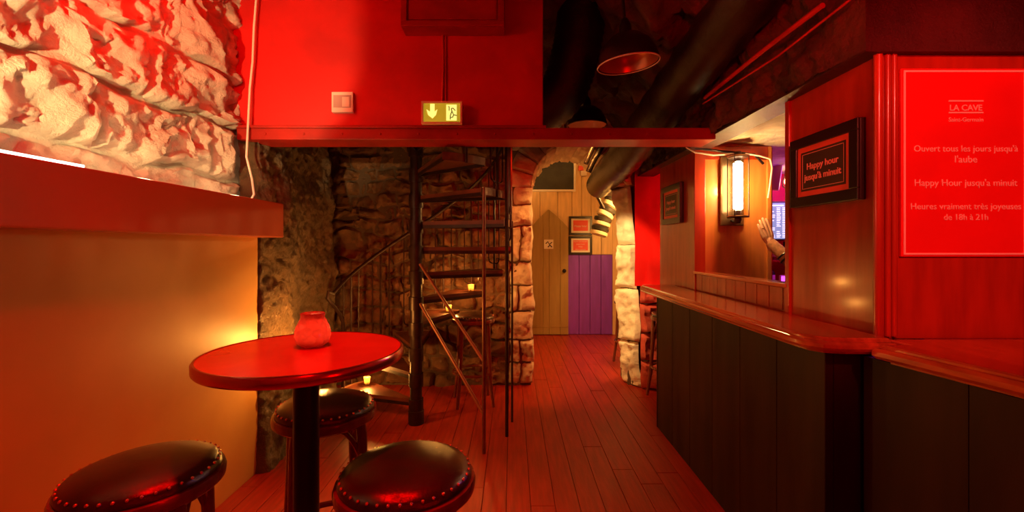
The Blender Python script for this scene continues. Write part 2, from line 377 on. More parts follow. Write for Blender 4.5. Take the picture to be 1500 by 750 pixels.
# ---- passage behind the arch
struct(MB().grid(lambda a, b: Vector((.17+nz((a*2, b*2, 3), 3)*.03, 4.7+a*2.05, b*2.9)), 24, 30).build('wall_passage_left', 'pale_plaster', ang=80))
struct(MB().grid(lambda a, b: Vector((1.62+nz((a*2, b*2, 4), 3)*.05, 4.5+a*2.3, b*2.9)), 24, 30, True).build('wall_passage_right', 'pale_plaster', ang=80))
struct(MB().box((.0, 4.95, 2.80), (1.8, 6.9, 2.9)).build('ceiling_passage', 'pale_plaster', smooth=False))
FY = 6.70
wd = struct(MB().box((.1, FY+.05, 0), (1.8, FY+.15, 2.9)).build('wall_far', 'mortar', smooth=False))
def fx(x): return (x-750)/F*FY
def fz(y): return H+(360-y)/F*FY
bx_ = [fx(v) for v in (772, 791, 817, 838, 852, 866, 881, 900)]
for i in range(7):
    zt = 2.82; zb = fz(373) if i >= 3 else fz(345)-.45
    zb2 = zb if i >= 3 else 1.5
    MB().box((bx_[i]+.003, FY, zb2+.003), (bx_[i+1]-.003, FY+.05, zt), .004).build('wall_board', 'board_paint', wd, smooth=False)
mx_ = [fx(v) for v in (832, 848, 864, 880, 897)]
for i in range(4):
    MB().box((mx_[i]+.003, FY-.01, .005), (mx_[i+1]-.003, FY+.05, fz(373)-.003), .004).build('wall_board', 'mauve_paint', wd, smooth=False)
MB().box((fx(897), FY-.02, 0), (fx(897)+.12, FY+.05, 2.8), .004).build('edge_board', 'board_paint', wd, smooth=False)
# pointed door
dr = struct_empty('door_1')
dx0, dx1, dm = fx(777), fx(832), fx(803); zs, zt = fz(335), fz(307)
pb = [dx0, dx0+(dx1-dx0)*.33, dm+.01, dx0+(dx1-dx0)*.78, dx1]
def topz(x): return zs+(zt-zs)*(1-abs(x-dm)/((dm-dx0) if x < dm else (dx1-dm)))**.85 if dx0 < x < dx1 else zs
for i in range(4):
    a, b = pb[i]+.002, pb[i+1]-.002; n = 5
    poly = [(a, .012), (b, .012)]+[(b+(a-b)*k/n, topz(b+(a-b)*k/n)) for k in range(n+1)]
    MB().wallprism(poly, FY-.06, FY-.02).build('door_board', 'door_paint', dr, smooth=False)
for zz in (.10, .88, 1.52): MB().box((dx0+.01, FY-.02, zz), (dx1-.01, FY-.002, zz+.10), .003).build('ledge_board', 'door_paint', dr, smooth=False)
MB().box((dx0+.005, FY-.068, fz(478)), (dx1-.005, FY-.06, fz(477))).build('kick_rail', 'door_paint', dr, smooth=False)
MB().lathe([(0, 0), (.012, 0), (.012, .03), (.028, .04), (.03, .055), (.02, .07), (0, .072)], 12).build('door_knob', 'black_metal', dr)
bpy.data.objects['door_knob'].rotation_euler = (PI/2, 0, 0); bpy.data.objects['door_knob'].location = (dx1-.07, FY-.06, .98)
# transom window
tw = struct_empty('window_1')
tx0, tx1, tz0, tz1 = fx(776), fx(840), fz(278), fz(233)
MB().box((tx0, FY-.02, tz0), (tx1, FY-.012, tz1)).build('pane', 'dark_glass', tw, smooth=False)
for a, b in (((tx0-.0, tz0-.03), (tx1+.03, tz0)), ((tx1, tz0), (tx1+.03, tz1)), ((tx0, tz1), (tx1+.03, tz1+.03))):
    MB().box((a[0], FY-.04, a[1]), (b[0], FY-.005, b[1]), .003).build('window_frame', 'mat_white', tw, smooth=False)
# ---- red wall over the beam, beam
WB = 2.60
struct(MB().box((-1.66, WB, 2.05), (.185, WB+.16, 3.05), .006).build('wall_over_beam', 'red_plaster', smooth=False))
bm_ = struct_empty('trim_1')
MB().box((-1.62, WB-.03, 1.985), (1.20, WB+.17, 2.055), .006).build('beam_body', 'beam_paint', bm_, smooth=False)
MB().box((-1.62, WB-.045, 2.050), (.20, WB+.0, 2.066), .003).build('beam_lip', 'beam_paint', bm_, smooth=False)
for i in range(12):
    xx = -1.45+i*.225
    o = MB().lathe([(0, .006), (.005, .005), (.008, 0)], 8).build('rivet', 'beam_paint', bm_); o.rotation_euler = (PI/2, 0, 0); o.location = (xx, WB-.03, 2.018)
# ---- cave ceiling
def ceil_z(x, y):
    t = min(1, max(0, (x-.35)/.85)); t = t*t*(3-2*t)
    return 2.98-.52*t
def ceil_fn(a, b):
    x = -2.1+a*5.4; y = -1.6+b*6.3
    z = ceil_z(x, y); k = min(1, max(0, (x+.2)/.6))
    return Vector((x, y, z+k*(nz((x, y, 0), 2.3, 3)*.15+nz((x, y, 0), 7, 5)*.06+nz((x, y, 0), 19, 5)*.03)))
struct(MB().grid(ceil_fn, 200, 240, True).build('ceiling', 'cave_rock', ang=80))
# ---- soffit beam over the bar
def sof_side(a, b):
    y = 1.47+a*2.75; z = 2.02+b*.62; d = (nz((y, z, 0), 4, 8)*.05+nz((y, z, 2), 13, 8)*.022+nz((y, z, 2), 34, 8)*.012)*min(1, a*10)
    return Vector((1.19-d-.10*max(0, b-.35), y, z))
def sof_front(a, b):
    x = 1.19+a*1.5; z = 2.02+b*.62; d = nz((x, z, 4), 4, 8)*.025
    k = min(1, a*6)
    return Vector((x-.10*max(0, b-.35)*(1-k), 1.47-d*k-.0*b, z))
sf = struct_empty('trim_2')
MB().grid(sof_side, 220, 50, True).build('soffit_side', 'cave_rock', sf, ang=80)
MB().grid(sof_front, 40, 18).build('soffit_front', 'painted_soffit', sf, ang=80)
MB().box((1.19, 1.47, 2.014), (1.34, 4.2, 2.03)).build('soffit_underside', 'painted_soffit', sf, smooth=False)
MB().box((1.34, 1.47, 2.014), (2.7, 1.60, 2.03)).build('soffit_underside', 'painted_soffit', sf, smooth=False)
# ---- panelled wall of the bar
XW = 1.26
wr = struct_empty('wall_right')
MB().box((XW, 1.50, 1.04), (XW+.05, 1.985, 2.018), .004).build('panel', 'bar_wood', wr, smooth=False)
MB().box((XW, 1.985, 1.04), (XW+.05, 3.0, 1.170), .004).build('panel', 'bar_wood', wr, smooth=False)
MB().box((XW, 3.0, 0), (XW+.05, 3.72, 2.018), .004).build('panel', 'bar_wood', wr, smooth=False)
MB().box((XW+.051, 1.50, 1.04), (2.7, 1.56, 2.018), .004).build('panel', 'bar_wood', wr, smooth=False)
MB().box((XW-.012, 1.97, 1.05), (XW+.062, 2.0, 2.016), .004).build('post', 'bar_wood', wr, smooth=False)
MB().box((XW-.012, 2.985, 1.05), (XW+.062, 3.01, 2.016), .004).build('post', 'bar_wood', wr, smooth=False)
MB().box((XW-.016, 1.99, 1.168), (XW+.075, 3.0, 1.186), .004).build('sill', 'counter_wood', wr, smooth=False)
for r0, dx_ in ((.014, -.006), (.010, .026), (.010, .048)):
    MB().tube([(XW+dx_, 1.497, 1.05), (XW+dx_, 1.497, 2.014)], r0, 10).build('corner_bead', 'bar_wood', wr)
for i in range(9):
    yy = 2.03+i*.108; MB().box((XW-.004, yy, 1.062), (XW, yy+.102, 1.165), .002).build('apron_board', 'bar_wood', wr, smooth=False)
# ---- partition with the lantern, bar room shell
pt = struct_empty('wall_partition')
MB().box((XW+.05, 3.0, 0), (1.755, 3.05, 2.04), .003).build('panel', 'lamp_panel_wood', pt, smooth=False)
MB().box((1.745, 2.985, 0), (1.775, 3.065, 2.04), .004).build('edge_trim', 'lamp_panel_wood', pt, smooth=False)
MB().box((XW+.05, 2.985, 1.95), (1.755, 3.0, 2.04), .003).build('head_rail', 'bar_wood', pt, smooth=False)
struct(MB().grid(lambda a, b: Vector((1.31+a*1.9, 1.56+b*2.75, 2.05+nz((a*1.9, b*2.75, 1), 6)*.02)), 60, 80, True).build('ceiling_bar', 'limestone', ang=80))
struct(MB().box((1.8, 4.22, 0), (3.3, 4.30, 2.1)).build('wall_bar_back', 'red_plaster', smooth=False))
struct(MB().box((3.15, 1.4, 0), (3.25, 4.3, 2.1)).build('wall_bar_side', 'red_plaster', smooth=False))
# ---- room behind the camera
struct(MB().box((-2.1, -1.7, 0), (2.7, -1.6, 3.05)).build('wall_back', 'red_plaster', smooth=False))
struct(MB().box((2.6, -1.7, 0), (2.7, 1.5, 3.05)).build('wall_back_right', 'red_plaster', smooth=False))

# ================================================================== THE BAR
br = thing('bar_cabinet', 'dark painted bar front of wide upright boards under the wooden counter', 'bar', (1.09, 2.4, 0))
def bpart(mb, name, m, **k):
    o = mb.build(name, m, None, **k); o.parent = br; o.matrix_parent_inverse = Matrix.Translation((-1.09, -2.4, 0)); return o
ys = [1.52, 1.80, 2.09, 2.38, 2.68, 2.97, 3.27]
for a, b in zip(ys, ys[1:]): bpart(MB().box((1.09, a+.002, .0), (1.12, b-.002, 1.0), .003), 'front_board', 'bar_front_paint', smooth=False)
bpart(MB().box((1.12, 1.52, 0), (1.25, 3.27, 1.0)), 'carcass', 'bar_front_paint', smooth=False)
bpart(MB().box((1.088, 3.27, .0), (1.25, 3.29, 1.0), .003), 'end_board', 'bar_front_paint', smooth=False)
b2 = [(1.20, 1.49), (1.235, 1.18), (1.27, .86), (1.31, .5), (1.35, .1)]
for (xa, ya), (xb, yb) in zip(b2, b2[1:]):
    bpart(MB().prism([(xa, ya), (xb, yb+.003), (xb+.03, yb+.003), (xa+.03, ya)], 0, .984), 'front_board', 'bar_front_paint', smooth=False)
bpart(MB().prism([(1.23, 1.49), (1.38, .1), (2.2, .1), (2.2, 1.49)], 0, .984), 'carcass', 'bar_front_paint', smooth=False)
ct = [(1.02, 3.42), (.985, 3.36), (.985, 1.56), (.995, 1.49), (1.03, 1.445), (1.09, 1.425), (1.255, 1.42), (1.255, 3.42)]
nose = [(.03, 1.0), (.03, 1.008), (.008, 1.012), (0, 1.022), (0, 1.034), (.005, 1.042), (.012, 1.044), (.012, 1.050), (.018, 1.056)]
tag(MB().profile(ct, nose).build('bar_counter', 'counter_wood', ang=30), 'glossy wooden bar counter with moulded edge below the serving opening', 'counter')
c2 = [(1.165, 1.415), (1.20, 1.20), (1.235, 1.0), (1.29, .6), (1.34, .08), (2.2, .08), (2.2, 1.498), (1.262, 1.498), (1.262, 1.415)]
nose2 = [(.03, .985), (.03, .992), (.008, .996), (0, 1.006), (0, 1.020), (.006, 1.030), (.014, 1.032), (.014, 1.038), (.02, 1.043)]
tag(MB().profile(c2, nose2).build('bar_counter', 'counter_wood', ang=30), 'reddish wooden counter running under the large red poster', 'counter')

# ================================================================== TABLE AND STOOLS
TC = Vector((-.645, 1.37, 0)); TZ = 1.033; TR = .292
tb = thing('round_table', 'round red bar table with copper edge on a black column', 'table', TC)
MB().lathe([(0, TZ-.028), (TR-.004, TZ-.028), (TR-.004, TZ), (0, TZ)], 72).build('table_top', 'table_red', tb, ang=30)
MB().lathe([(TR-.006, TZ-.031), (TR, TZ-.031), (TR+.004, TZ-.026), (TR+.004, TZ-.005), (TR, TZ+.0015), (TR-.006, TZ+.0015)], 72).build('edge_band', 'copper_band', tb, ang=50)
MB().lathe([(.045, .03), (.038, .05), (.038, TZ-.06), (.05, TZ-.05), (.12, TZ-.035), (.12, TZ-.028)], 28).build('column', 'black_metal', tb)
MB().lathe([(0, 0), (.21, 0), (.215, .008), (.20, .018), (.08, .03), (.05, .05), (0, .05)], 40).build('base', 'black_metal', tb)
# candle jar
jr = thing('candle_jar', 'textured red glass candle jar glowing on the round table', 'candle holder', TC+Vector((-.005, .055, TZ)))
jprof = [(.0, .002), (.035, .002), (.048, .012), (.055, .035), (.052, .06), (.040, .085), (.035, .098), (.038, .108), (.035, .108), (.032, .098), (.037, .084), (.048, .06), (.051, .035), (.044, .016), (0, .012)]
jp = []
for (r0, z0), (r1, z1) in zip(jprof, jprof[1:]):
    for k in range(4): jp.append((r0+(r1-r0)*k/4, z0+(z1-z0)*k/4))
jp.append(jprof[-1]); jm = MB().lathe(jp, 64)
for i, v in enumerate(jm.v):
    if i < 29*64 and i > 6*64:                          # outer skin: raised lattice pattern
        a_ = math.atan2(v[1], v[0]); e = .0016*math.sin(a_*9+v[2]*190)*math.sin(a_*9-v[2]*190); r_ = math.hypot(v[0], v[1])
        jm.v[i] = (v[0]*(1+e/r_), v[1]*(1+e/r_), v[2])
jm.build('jar_body', 'jar_glass', jr, ang=80)
MB().lathe([(0, .013), (.02, .013), (.02, .03), (0, .03)], 18).build('candle', 'mat_white', jr)
MB().lathe([(0, .031), (.006, .037), (.004, .05), (0, .06)], 10).build('flame', 'flame_glow', jr)
light('jar_flame_light', TC+Vector((-.005, .055, TZ+.036)), 1.0, CREAM, .010)
# stool
def make_stool():
    t = thing('bar_stool', 'bentwood bar stool', 'stool')
    SZ = .78; R = .182
    MB().lathe([(0, SZ), (.05, SZ-.001), (.10, SZ-.006), (.14, SZ-.014), (.165, SZ-.024), (.176, SZ-.036), (.177, SZ-.046), (.170, SZ-.048)], 48).build('seat_pad', 'leather', t)
    mb = MB(); ns = 40
    for k in range(ns):
        a = k*2*PI/ns; c = Vector((math.cos(a)*.1705, math.sin(a)*.1705, SZ-.0285)); u = Vector((math.cos(a)*.62, math.sin(a)*.62, .78)).normalized()
        s1 = u.orthogonal().normalized(); s2 = u.cross(s1); vv = []; n = 8
        for rr, hh in ((.0046, 0), (.0038, .0022), (.0018, .0036)): vv += [c+s1*rr*math.cos(j*2*PI/n)+s2*rr*math.sin(j*2*PI/n)+u*hh for j in range(n)]
        vv.append(c+u*.004)
        ff = [(i*n+j, i*n+(j+1) % n, (i+1)*n+(j+1) % n, (i+1)*n+j) for i in range(2) for j in range(n)]+[(2*n+j, 2*n+(j+1) % n, 3*n) for j in range(n)]
        mb.add(vv, ff)
    o = mb.build('nail_studs', 'brass_stud', t); o['kind'] = 'stuff'
    MB().lathe([(.150, SZ-.085), (.178, SZ-.085), (.186, SZ-.078), (.188, SZ-.062), (.184, SZ-.050), (.174, SZ-.047), (.150, SZ-.049)], 48).build('seat_frame', 'stool_wood', t)
    for q in range(4):
        a = PI/4+q*PI/2; c, s = math.cos(a), math.sin(a)
        MB().tube([(c*.150, s*.150, SZ-.052), (c*.160, s*.160, SZ-.13), (c*.168, s*.168, .45), (c*.185, s*.185, .2), (c*.215, s*.215, 0)], [.017, .019, .017, .0155, .013], 12).build('leg', 'stool_wood', t)
    rr = .176; MB().loop([(rr*math.cos(k*2*PI/40), rr*math.sin(k*2*PI/40), .27) for k in range(40)], .0115, 8).build('foot_ring', 'stool_wood', t)
    for q in range(4):
        a0 = PI/4+q*PI/2; p = Vector((math.cos(a0)*.155, math.sin(a0)*.155, 0)); r_ = Vector((math.cos(a0+PI/2)*.155, math.sin(a0+PI/2)*.155, 0)); pts = []
        for k in range(13):
            f = k/12; z = SZ-.085-.125*abs(2*f-1)**2.2; pts.append(p.lerp(r_, f)*(1+.05*math.sin(PI*f))+Vector((0, 0, z)))
        MB().tube(pts, .0095, 8).build('curved_brace', 'stool_wood', t)
    return t
st0 = make_stool()
spots = [((-1.0, 1.19), .35, 'dark leather stool with red studs standing closest to the ochre wainscot'),
         ((-.288, 1.19), .15, 'black leather stool with brass studs standing in the open aisle before the table'),
         ((-.715, 1.68), .5, 'studded leather stool tucked behind the black table column'),
         ((-.335, 3.80), .2, 'dark bar stool standing under the spiral stair by the stone wall'),
         ((1.43, 3.90), .4, 'dark bar stool against the red alcove wall past the bar end'),
         ((1.36, 5.0), .1, 'dark bar stool in the passage behind the pale jamb')]
for i, ((sx, sy), rz, lb) in enumerate(spots):
    o = st0 if i == 0 else copy_tree(st0)
    o.location = (sx, sy, .001); o.rotation_euler = (0, 0, rz); o['label'] = lb; o['group'] = 'bentwood bar stools'

# ================================================================== SPIRAL STAIR
NX, NY, SR, STEP = -.735, 3.35, .72, math.radians(22.5); RISE = .195
sp = thing('spiral_stair', 'dark iron spiral staircase with wooden treads and thin balusters', 'staircase', (NX, NY, 0))
MB().tube([(0, 0, 0), (0, 0, 3.0)], .046, 20).build('newel_post', 'stair_iron', sp)
MB().lathe([(.046, .0), (.06, .0), (.06, .10), (.046, .11)], 20).build('newel_foot', 'stair_iron', sp)
def ang_k(k): return math.radians(150)-(k-1)*STEP           # centre angle of tread k
def pol(r, a, z): return Vector((r*math.cos(a), r*math.sin(a), z))
NT = 13
for k in range(1, NT+1):
    a = ang_k(k); z = .18+(k-1)*RISE; h0, h1 = a-STEP*.56, a+STEP*.56; n = 6
    top = [pol(.045, h0, 0)]+[pol(SR, h0+(h1-h0)*j/n, 0) for j in range(n+1)]+[pol(.045, h1, 0)]
    tr = MB().prism([(p.x, p.y) for p in top], z-.028, z).build('tread', 'tread_wood', sp, smooth=False)
    for s_, aa in ((1, h0), (1, h1)):
        d = Vector((-math.sin(aa), math.cos(aa), 0))*.008*(1 if aa == h0 else -1); p0 = pol(.04, aa, 0)+d*0; p1 = pol(SR+.004, aa, 0)
        q = [p0, p1, p1+d, p0+d]
        MB().prism([(v.x, v.y) for v in q], z-.052, z-.026).build('edge_bar', 'stair_iron', tr, smooth=False)
    mb = MB()
    for j in range(n):
        A, B = h0+(h1-h0)*j/n, h0+(h1-h0)*(j+1)/n
        mb.prism([(pol(SR, A, 0).x, pol(SR, A, 0).y), (pol(SR+.008, A, 0).x, pol(SR+.008, A, 0).y), (pol(SR+.008, B, 0).x, pol(SR+.008, B, 0).y), (pol(SR, B, 0).x, pol(SR, B, 0).y)], z-.045, z+.006)
    mb.build('outer_bar', 'stair_edge', tr, smooth=False)
    MB().lathe([(.047, z-.09), (.056, z-.09), (.056, z+.01), (.047, z+.01)], 18).build('collar', 'stair_iron', sp)
    # balusters: a post and a thin U shaped hoop
    zr = z+.93; RB = SR+.012
    MB().tube([pol(RB, a, z-.05), pol(RB, a, zr)], .009, 8).build('baluster', 'stair_iron', sp)
    ha = STEP*.27; pts = [pol(RB, a+ha, zr+RISE*-.27)]
    for j in range(9):
        t = j/8; th = PI*t; pts.append(pol(RB, a+ha*math.cos(th), z+.10-.05*math.sin(th)**.6))
    pts.append(pol(RB, a-ha, zr+RISE*.27))
    MB().tube(pts, .0058, 7).build('hoop', 'stair_iron', sp)
a_start = ang_k(1)+STEP*.85; hr = []
for j in range(90):
    t = j/89; a = a_start-(NT-1+1.2)*STEP*t; kk = (math.radians(150)-a)/STEP
    hr.append(pol(SR+.012, a, .18+kk*RISE+.93))
# returned end of the rail: it drops in a loop to the first post
pz = hr[0]; foot = pol(SR+.012, ang_k(1)+STEP*.30, 0)
lo = [Vector((foot.x, foot.y, .03)), Vector((foot.x, foot.y, .72)), foot.lerp(pz, .25)+Vector((0, 0, .80))-Vector((0, 0, foot.lerp(pz, .25).z)), Vector((pz.x-.015, pz.y-.01, .945)), Vector((pz.x-.012, pz.y, .99))]
MB().tube(lo+hr[1:], .0155, 10).build('handrail', 'stair_iron', sp)
# long outer poles that carry the upper treads
for deg, z0, z1 in ((-41.5, 0, 1.742), (-18.5, 0, 3.0), (2, 0, 1.55)):
    MB().tube([pol(SR+.016, math.radians(deg), z0), pol(SR+.016, math.radians(deg), z1)], .0125 if deg < 0 else .009, 10).build('pole', 'stair_edge' if deg < -30 else 'stair_iron', sp)
pA = pol(SR+.016, math.radians(-41.5), 0)
for zn, zp in ((.92, .255), (1.22, .60)):
    d = pA.normalized()
    MB().tube([d*.05+Vector((0, 0, zn)), pA+Vector((0, 0, zp))], .011, 8).build('brace', 'brace_iron', sp)

# tea lights on the treads
tl0 = None
for (deg, r, k), lb, e in (((143.5, .62, 1), 'lit tea light in a small glass on the lowest stair tread', 7.0),
                        ((74, .60, 4), 'lit tea light in a small glass on the stair tread above the stool', 6.0),
                        ((51, .60, 5), 'lit tea light in a small glass on a stair tread, highest of the candles', 6.0)):
    p = Vector((NX, NY, 0))+pol(r, math.radians(deg), .18+(k-1)*RISE+.0005)
    if tl0 is None:
        t = tl0 = thing('tea_light', lb, 'candle', p)
        MB().lathe([(0, 0), (.022, 0), (.026, .05), (.029, .062), (.026, .062), (.022, .01), (0, .01)], 20).build('glass_cup', 'cup_glass', t)
        MB().lathe([(0, .011), (.018, .011), (.018, .026), (0, .026)], 14).build('wax', 'mat_white', t)
        MB().lathe([(0, .027), (.007, .034), (.005, .048), (0, .058)], 10).build('flame', 'flame_glow', t)
    else: t = copy_tree(tl0); t.location = p; t['label'] = lb
    t['group'] = 'tea lights on the stair'
    light('tea_light_flame', p+Vector((0, 0, .085)), e, WARM, .015)

# added candle on an iron bracket, hidden behind the table, warming the left wall
cp = Vector((-1.27, 2.86, .66))
wc = thing('added_candle', 'small added fill candle on an iron bracket fixed to the rough pier', 'candle', cp)
MB().tube([(-.27, .02, -.06), (-.06, 0, -.05), (0, 0, -.012)], .008, 8).build('bracket', 'stair_iron', wc)
MB().lathe([(0, -.012), (.036, -.012), (.040, -.004), (0, -.002)], 20).build('dish', 'stair_iron', wc)
MB().lathe([(0, 0), (.022, 0), (.026, .05), (.029, .062), (.026, .062), (.022, .01), (0, .01)], 20).build('glass_cup', 'cup_glass', wc)
MB().lathe([(0, .011), (.018, .011), (.018, .026), (0, .026)], 14).build('wax', 'mat_white', wc)
MB().lathe([(0, .027), (.007, .034), (.005, .048), (0, .058)], 10).build('flame', 'flame_glow', wc)
light('added_candle_flame', cp+Vector((0, 0, .09)), 22, WARM, .02)  # added warm fill for the left wall

# ================================================================== CEILING DUCTS AND LAMPS
def ribbed(pts, r, step, amp, n=18):
    pts = [Vector(p) for p in pts]; out = []; rr = []
    # Catmull-Rom resampling
    for i in range(len(pts)-1):
        p0, p1, p2, p3 = pts[max(i-1, 0)], pts[i], pts[i+1], pts[min(i+2, len(pts)-1)]
        m = max(2, int((p2-p1).length/step))
        for k in range(m):
            t = k/m; out.append(.5*((2*p1)+(p2-p0)*t+(2*p0-5*p1+4*p2-p3)*t*t+(3*p1-p0-3*p2+p3)*t**3))
    out.append(pts[-1])
    rr = [r+(amp if i % 2 else -amp) for i in range(len(out))]
    return MB().tube(out, rr, n)
tag(ribbed([(1.10, 1.55, 2.62), (1.02, 1.9, 2.44), (.965, 2.55, 2.285), (.885, 3.4, 2.06), (.90, 4.1, 2.03), (.97, 4.9, 2.03)], .135, .11, .006, 24).build('ventilation_duct', 'duct_black', ang=60),
    'large black ventilation duct sloping over the beam towards the arch', 'duct')
for y_, pz_ in ((1.95, (1.012, 1.95, 2.425)), (2.2, (.99, 2.2, 2.365))): pass
tag(ribbed([(.48, 2.98, 2.98), (.44, 3.0, 2.7), (.36, 3.06, 2.45), (.24, 3.12, 2.34), (.14, 3.16, 2.31)], .165, .018, .004, 26).build('flexible_duct', 'duct_black', ang=70),
    'ribbed black flexible duct hanging behind the end of the red upper wall', 'duct')
hp = thing('flexible_hose', 'striped pale and dark flexible hose beside the far signs', 'hose', (1.3, 5.3, 1.5))
path = [Vector(px(x, y, d)) for x, y, d in ((938, 268, 5.3), (900, 290, 5.3), (884, 318, 5.3), (876, 345, 5.3))]
res = []
for i in range(3):
    for k in range(4): res.append(path[i].lerp(path[i+1], k/4))
res.append(path[-1])
for i in range(len(res)-1):
    c0, c1 = res[i], res[i+1]
    o = MB().tube([c0, c0.lerp(c1, .25), c0.lerp(c1, .75), c1], [.088, .108, .108, .088], 20).build('hose_ring', 'hose_pale' if i % 2 else 'hose_dark', hp)
    o.matrix_parent_inverse = Matrix.Translation((-1.3, -5.3, -1.5))
for nm, ppts, r, lb in (('pipe', ((900, 190, 3.85), (884, 210, 3.85), (868, 238, 3.85), (862, 252, 3.86)), .026, 'black pipe curving down at the arch crown'),
                ('pipe', ((886, 190, 3.70), (870, 212, 3.70), (858, 240, 3.70)), .02, 'thinner black pipe alongside the curved one at the arch crown')):
    tag(MB().tube([px(*p) for p in ppts], r, 12).build(nm, 'duct_black'), lb, 'pipe')
tag(MB().tube([px(868, 262, 5.06), px(874, 285, 5.1), px(884, 305, 5.16)], .022, 10).build('cable_hose', 'duct_black'), 'thin dark hose hanging between the arch and the striped hose', 'hose')
# conduits on the soffit
tag(MB().tube([px(1033, 143, 2.50), px(1120, 73, 1.90), px(1205, 8, 1.545)], .0105, 8).build('conduit', 'conduit_red'), 'straight red conduit rod along the rough soffit above the bar', 'conduit')
tag(MB().tube([px(1030, 152, 2.50), px(1140, 82, 1.82), px(1250, -4, 1.43)], .0045, 8).build('conduit', 'conduit_red'), 'thinner red conduit running just below the straight rod', 'conduit')
# dome lamps
def dome(name, lb, loc, rot, stem, lit):
    t = thing(name, lb, 'lamp', loc, 0, 'dome pendant lamps'); t.rotation_euler = rot
    MB().lathe([(.160, 0), (.158, .012), (.148, .055), (.122, .105), (.075, .145), (.035, .160), (.033, .158), (.073, .141), (.118, .102), (.143, .054), (.153, .012), (.156, 0)], 48).build('shade', 'duct_black', t)
    MB().lathe([(.152, .004), (.142, .054), (.117, .101), (.072, .139), (.036, .152)], 48).build('inner_reflection', 'shade_reflection', t)  # inner face of the shade, coloured for the light it reflects
    MB().loop([(.159*math.cos(k*2*PI/48), .159*math.sin(k*2*PI/48), 0) for k in range(48)], .0035, 6).build('rim', 'white_plastic' if not lit else 'stair_edge', t)
    MB().lathe([(0, .15), (.034, .15), (.03, .20), (.018, .23), (.008, .24), (.008, stem), (0, stem)], 20).build('stem', 'black_metal', t)
    MB().lathe([(0, .06), (.02, .065), (.028, .085), (.02, .11), (.014, .15), (0, .15)], 16).build('bulb', 'bulb_glow' if lit else 'grey_plastic', t)
    return t
dome('pendant_lamp', 'black dome pendant lamp with pale rim hanging in front of the beam', (.612, 2.30, 2.315), (.06, -.10, 0), .58, False)
dome('pendant_lamp', 'black dome pendant lamp half hidden behind the beam', (.610, 3.55, 2.335), (0, 0, 0), .56, True)

# ================================================================== WALL FITTINGS
def wy(x): return (x-750)/F*WB
def wz(y): return H+(360-y)/F*WB
# timber box high on the red wall
bxh = thing('wall_cabinet', 'shallow red painted cabinet box high on the wall above the exit sign', 'cabinet', (wy(662), WB, wz(42)))
def rel(mb, name, m, p, **k):
    o = mb.build(name, m, None, **k); o.parent = p; l = p.location; o.matrix_parent_inverse = Matrix.Translation((-l.x, -l.y, -l.z)); return o
cx0, cx1, cz0, cz1, cy = wy(588)*.96, wy(739)*.96, wz(42)-.045, 2.93, WB-.11
rel(MB().box((cx0, cy, cz0), (cx1, WB-.001, cz1), .004), 'body', 'beam_paint', bxh, smooth=False)
for a, b in (((cx0, cz0), (cx1, cz0+.03)), ((cx0, cz1-.03), (cx1, cz1)), ((cx0, cz0+.03), (cx0+.035, cz1-.03)), ((cx1-.035, cz0+.03), (cx1, cz1-.03))):
    rel(MB().box((a[0], cy-.016, a[1]), (b[0], cy, b[1]), .004), 'door_rail', 'beam_paint', bxh, smooth=False)
rel(MB().box((cx0+.045, cy-.008, cz0+.04), (cx1-.045, cy, cz1-.04), .006), 'door_panel', 'beam_paint', bxh, smooth=False)
tag(MB().tube([(wy(649), WB-.008, cz0+.01), (wy(650), WB-.008, wz(100)), (wy(648), WB-.008, wz(152))], .008, 8).build('conduit', 'conduit_red'), 'red painted conduit dropping from the cabinet to the exit sign', 'conduit')
tag(MB().tube([(wy(653), WB-.006, cz0+.01), (wy(653), WB-.006, wz(152))], .005, 8).build('conduit', 'conduit_red'), 'thin red cable beside the conduit above the exit sign', 'cable')
# exit sign
es = thing('exit_sign', 'glowing yellow green exit sign with arrow and running figure', 'sign', (wy(650), WB, wz(187)))
ex0, ex1, ez0, ez1, ey = wy(620.5), wy(679), wz(187)+.004, wz(153.5), WB-.06
rel(MB().box((ex0, ey, ez0), (ex1, WB-.001, ez1), .004), 'housing', 'exit_frame', es, smooth=False)
fw = .012
for a, b in (((ex0, ez0), (ex1, ez0+fw)), ((ex0, ez1-fw), (ex1, ez1)), ((ex0, ez0+fw), (ex0+fw, ez1-fw)), ((ex1-fw, ez0+fw), (ex1, ez1-fw))):
    rel(MB().box((a[0], ey-.010, a[1]), (b[0], ey, b[1]), .002), 'frame', 'exit_frame', es, smooth=False)
rel(MB().box((ex0+fw, ey-.003, ez0+fw), (ex1-fw, ey, ez1-fw)), 'face', 'exit_green', es, smooth=False)
def sx(u): return wy(610+u*80/1200)
def sz(v): return wz(145+v*50/750)
def plate(poly, name, m, dy): rel(MB().wallprism([(sx(u), sz(v)) for u, v in poly], ey-.003-dy, ey-.003-dy+.0012), name, m, es, smooth=False)
plate([(345, 185), (440, 185), (440, 350), (500, 300), (470, 420), (395, 495), (300, 420), (265, 300), (345, 350)][::-1], 'arrow', 'exit_white', .0012)
plate([(690, 200), (915, 200), (915, 540), (690, 540)][::-1], 'doorway', 'exit_white', .0012)
plate([(480, 310), (700, 310), (720, 380), (700, 440), (480, 440), (460, 375)][::-1], 'lamp_glow', 'exit_hot', .0013)
for pts in ([(800, 285), (840, 280), (885, 330)], [(800, 290), (815, 350), (850, 420), (915, 435)], [(815, 340), (780, 430), (775, 520)], [(735, 240), (755, 250), (755, 330)], [(850, 420), (830, 470), (790, 480)]):
    rel(MB().tube([(sx(u), ey-.006, sz(v)) for u, v in pts], .0026, 6), 'figure_stroke', 'exit_dark', es)
rel(MB().lathe([(0, -.002), (.006, -.002), (.006, .002), (0, .002)], 12), 'figure_head', 'exit_dark', es)
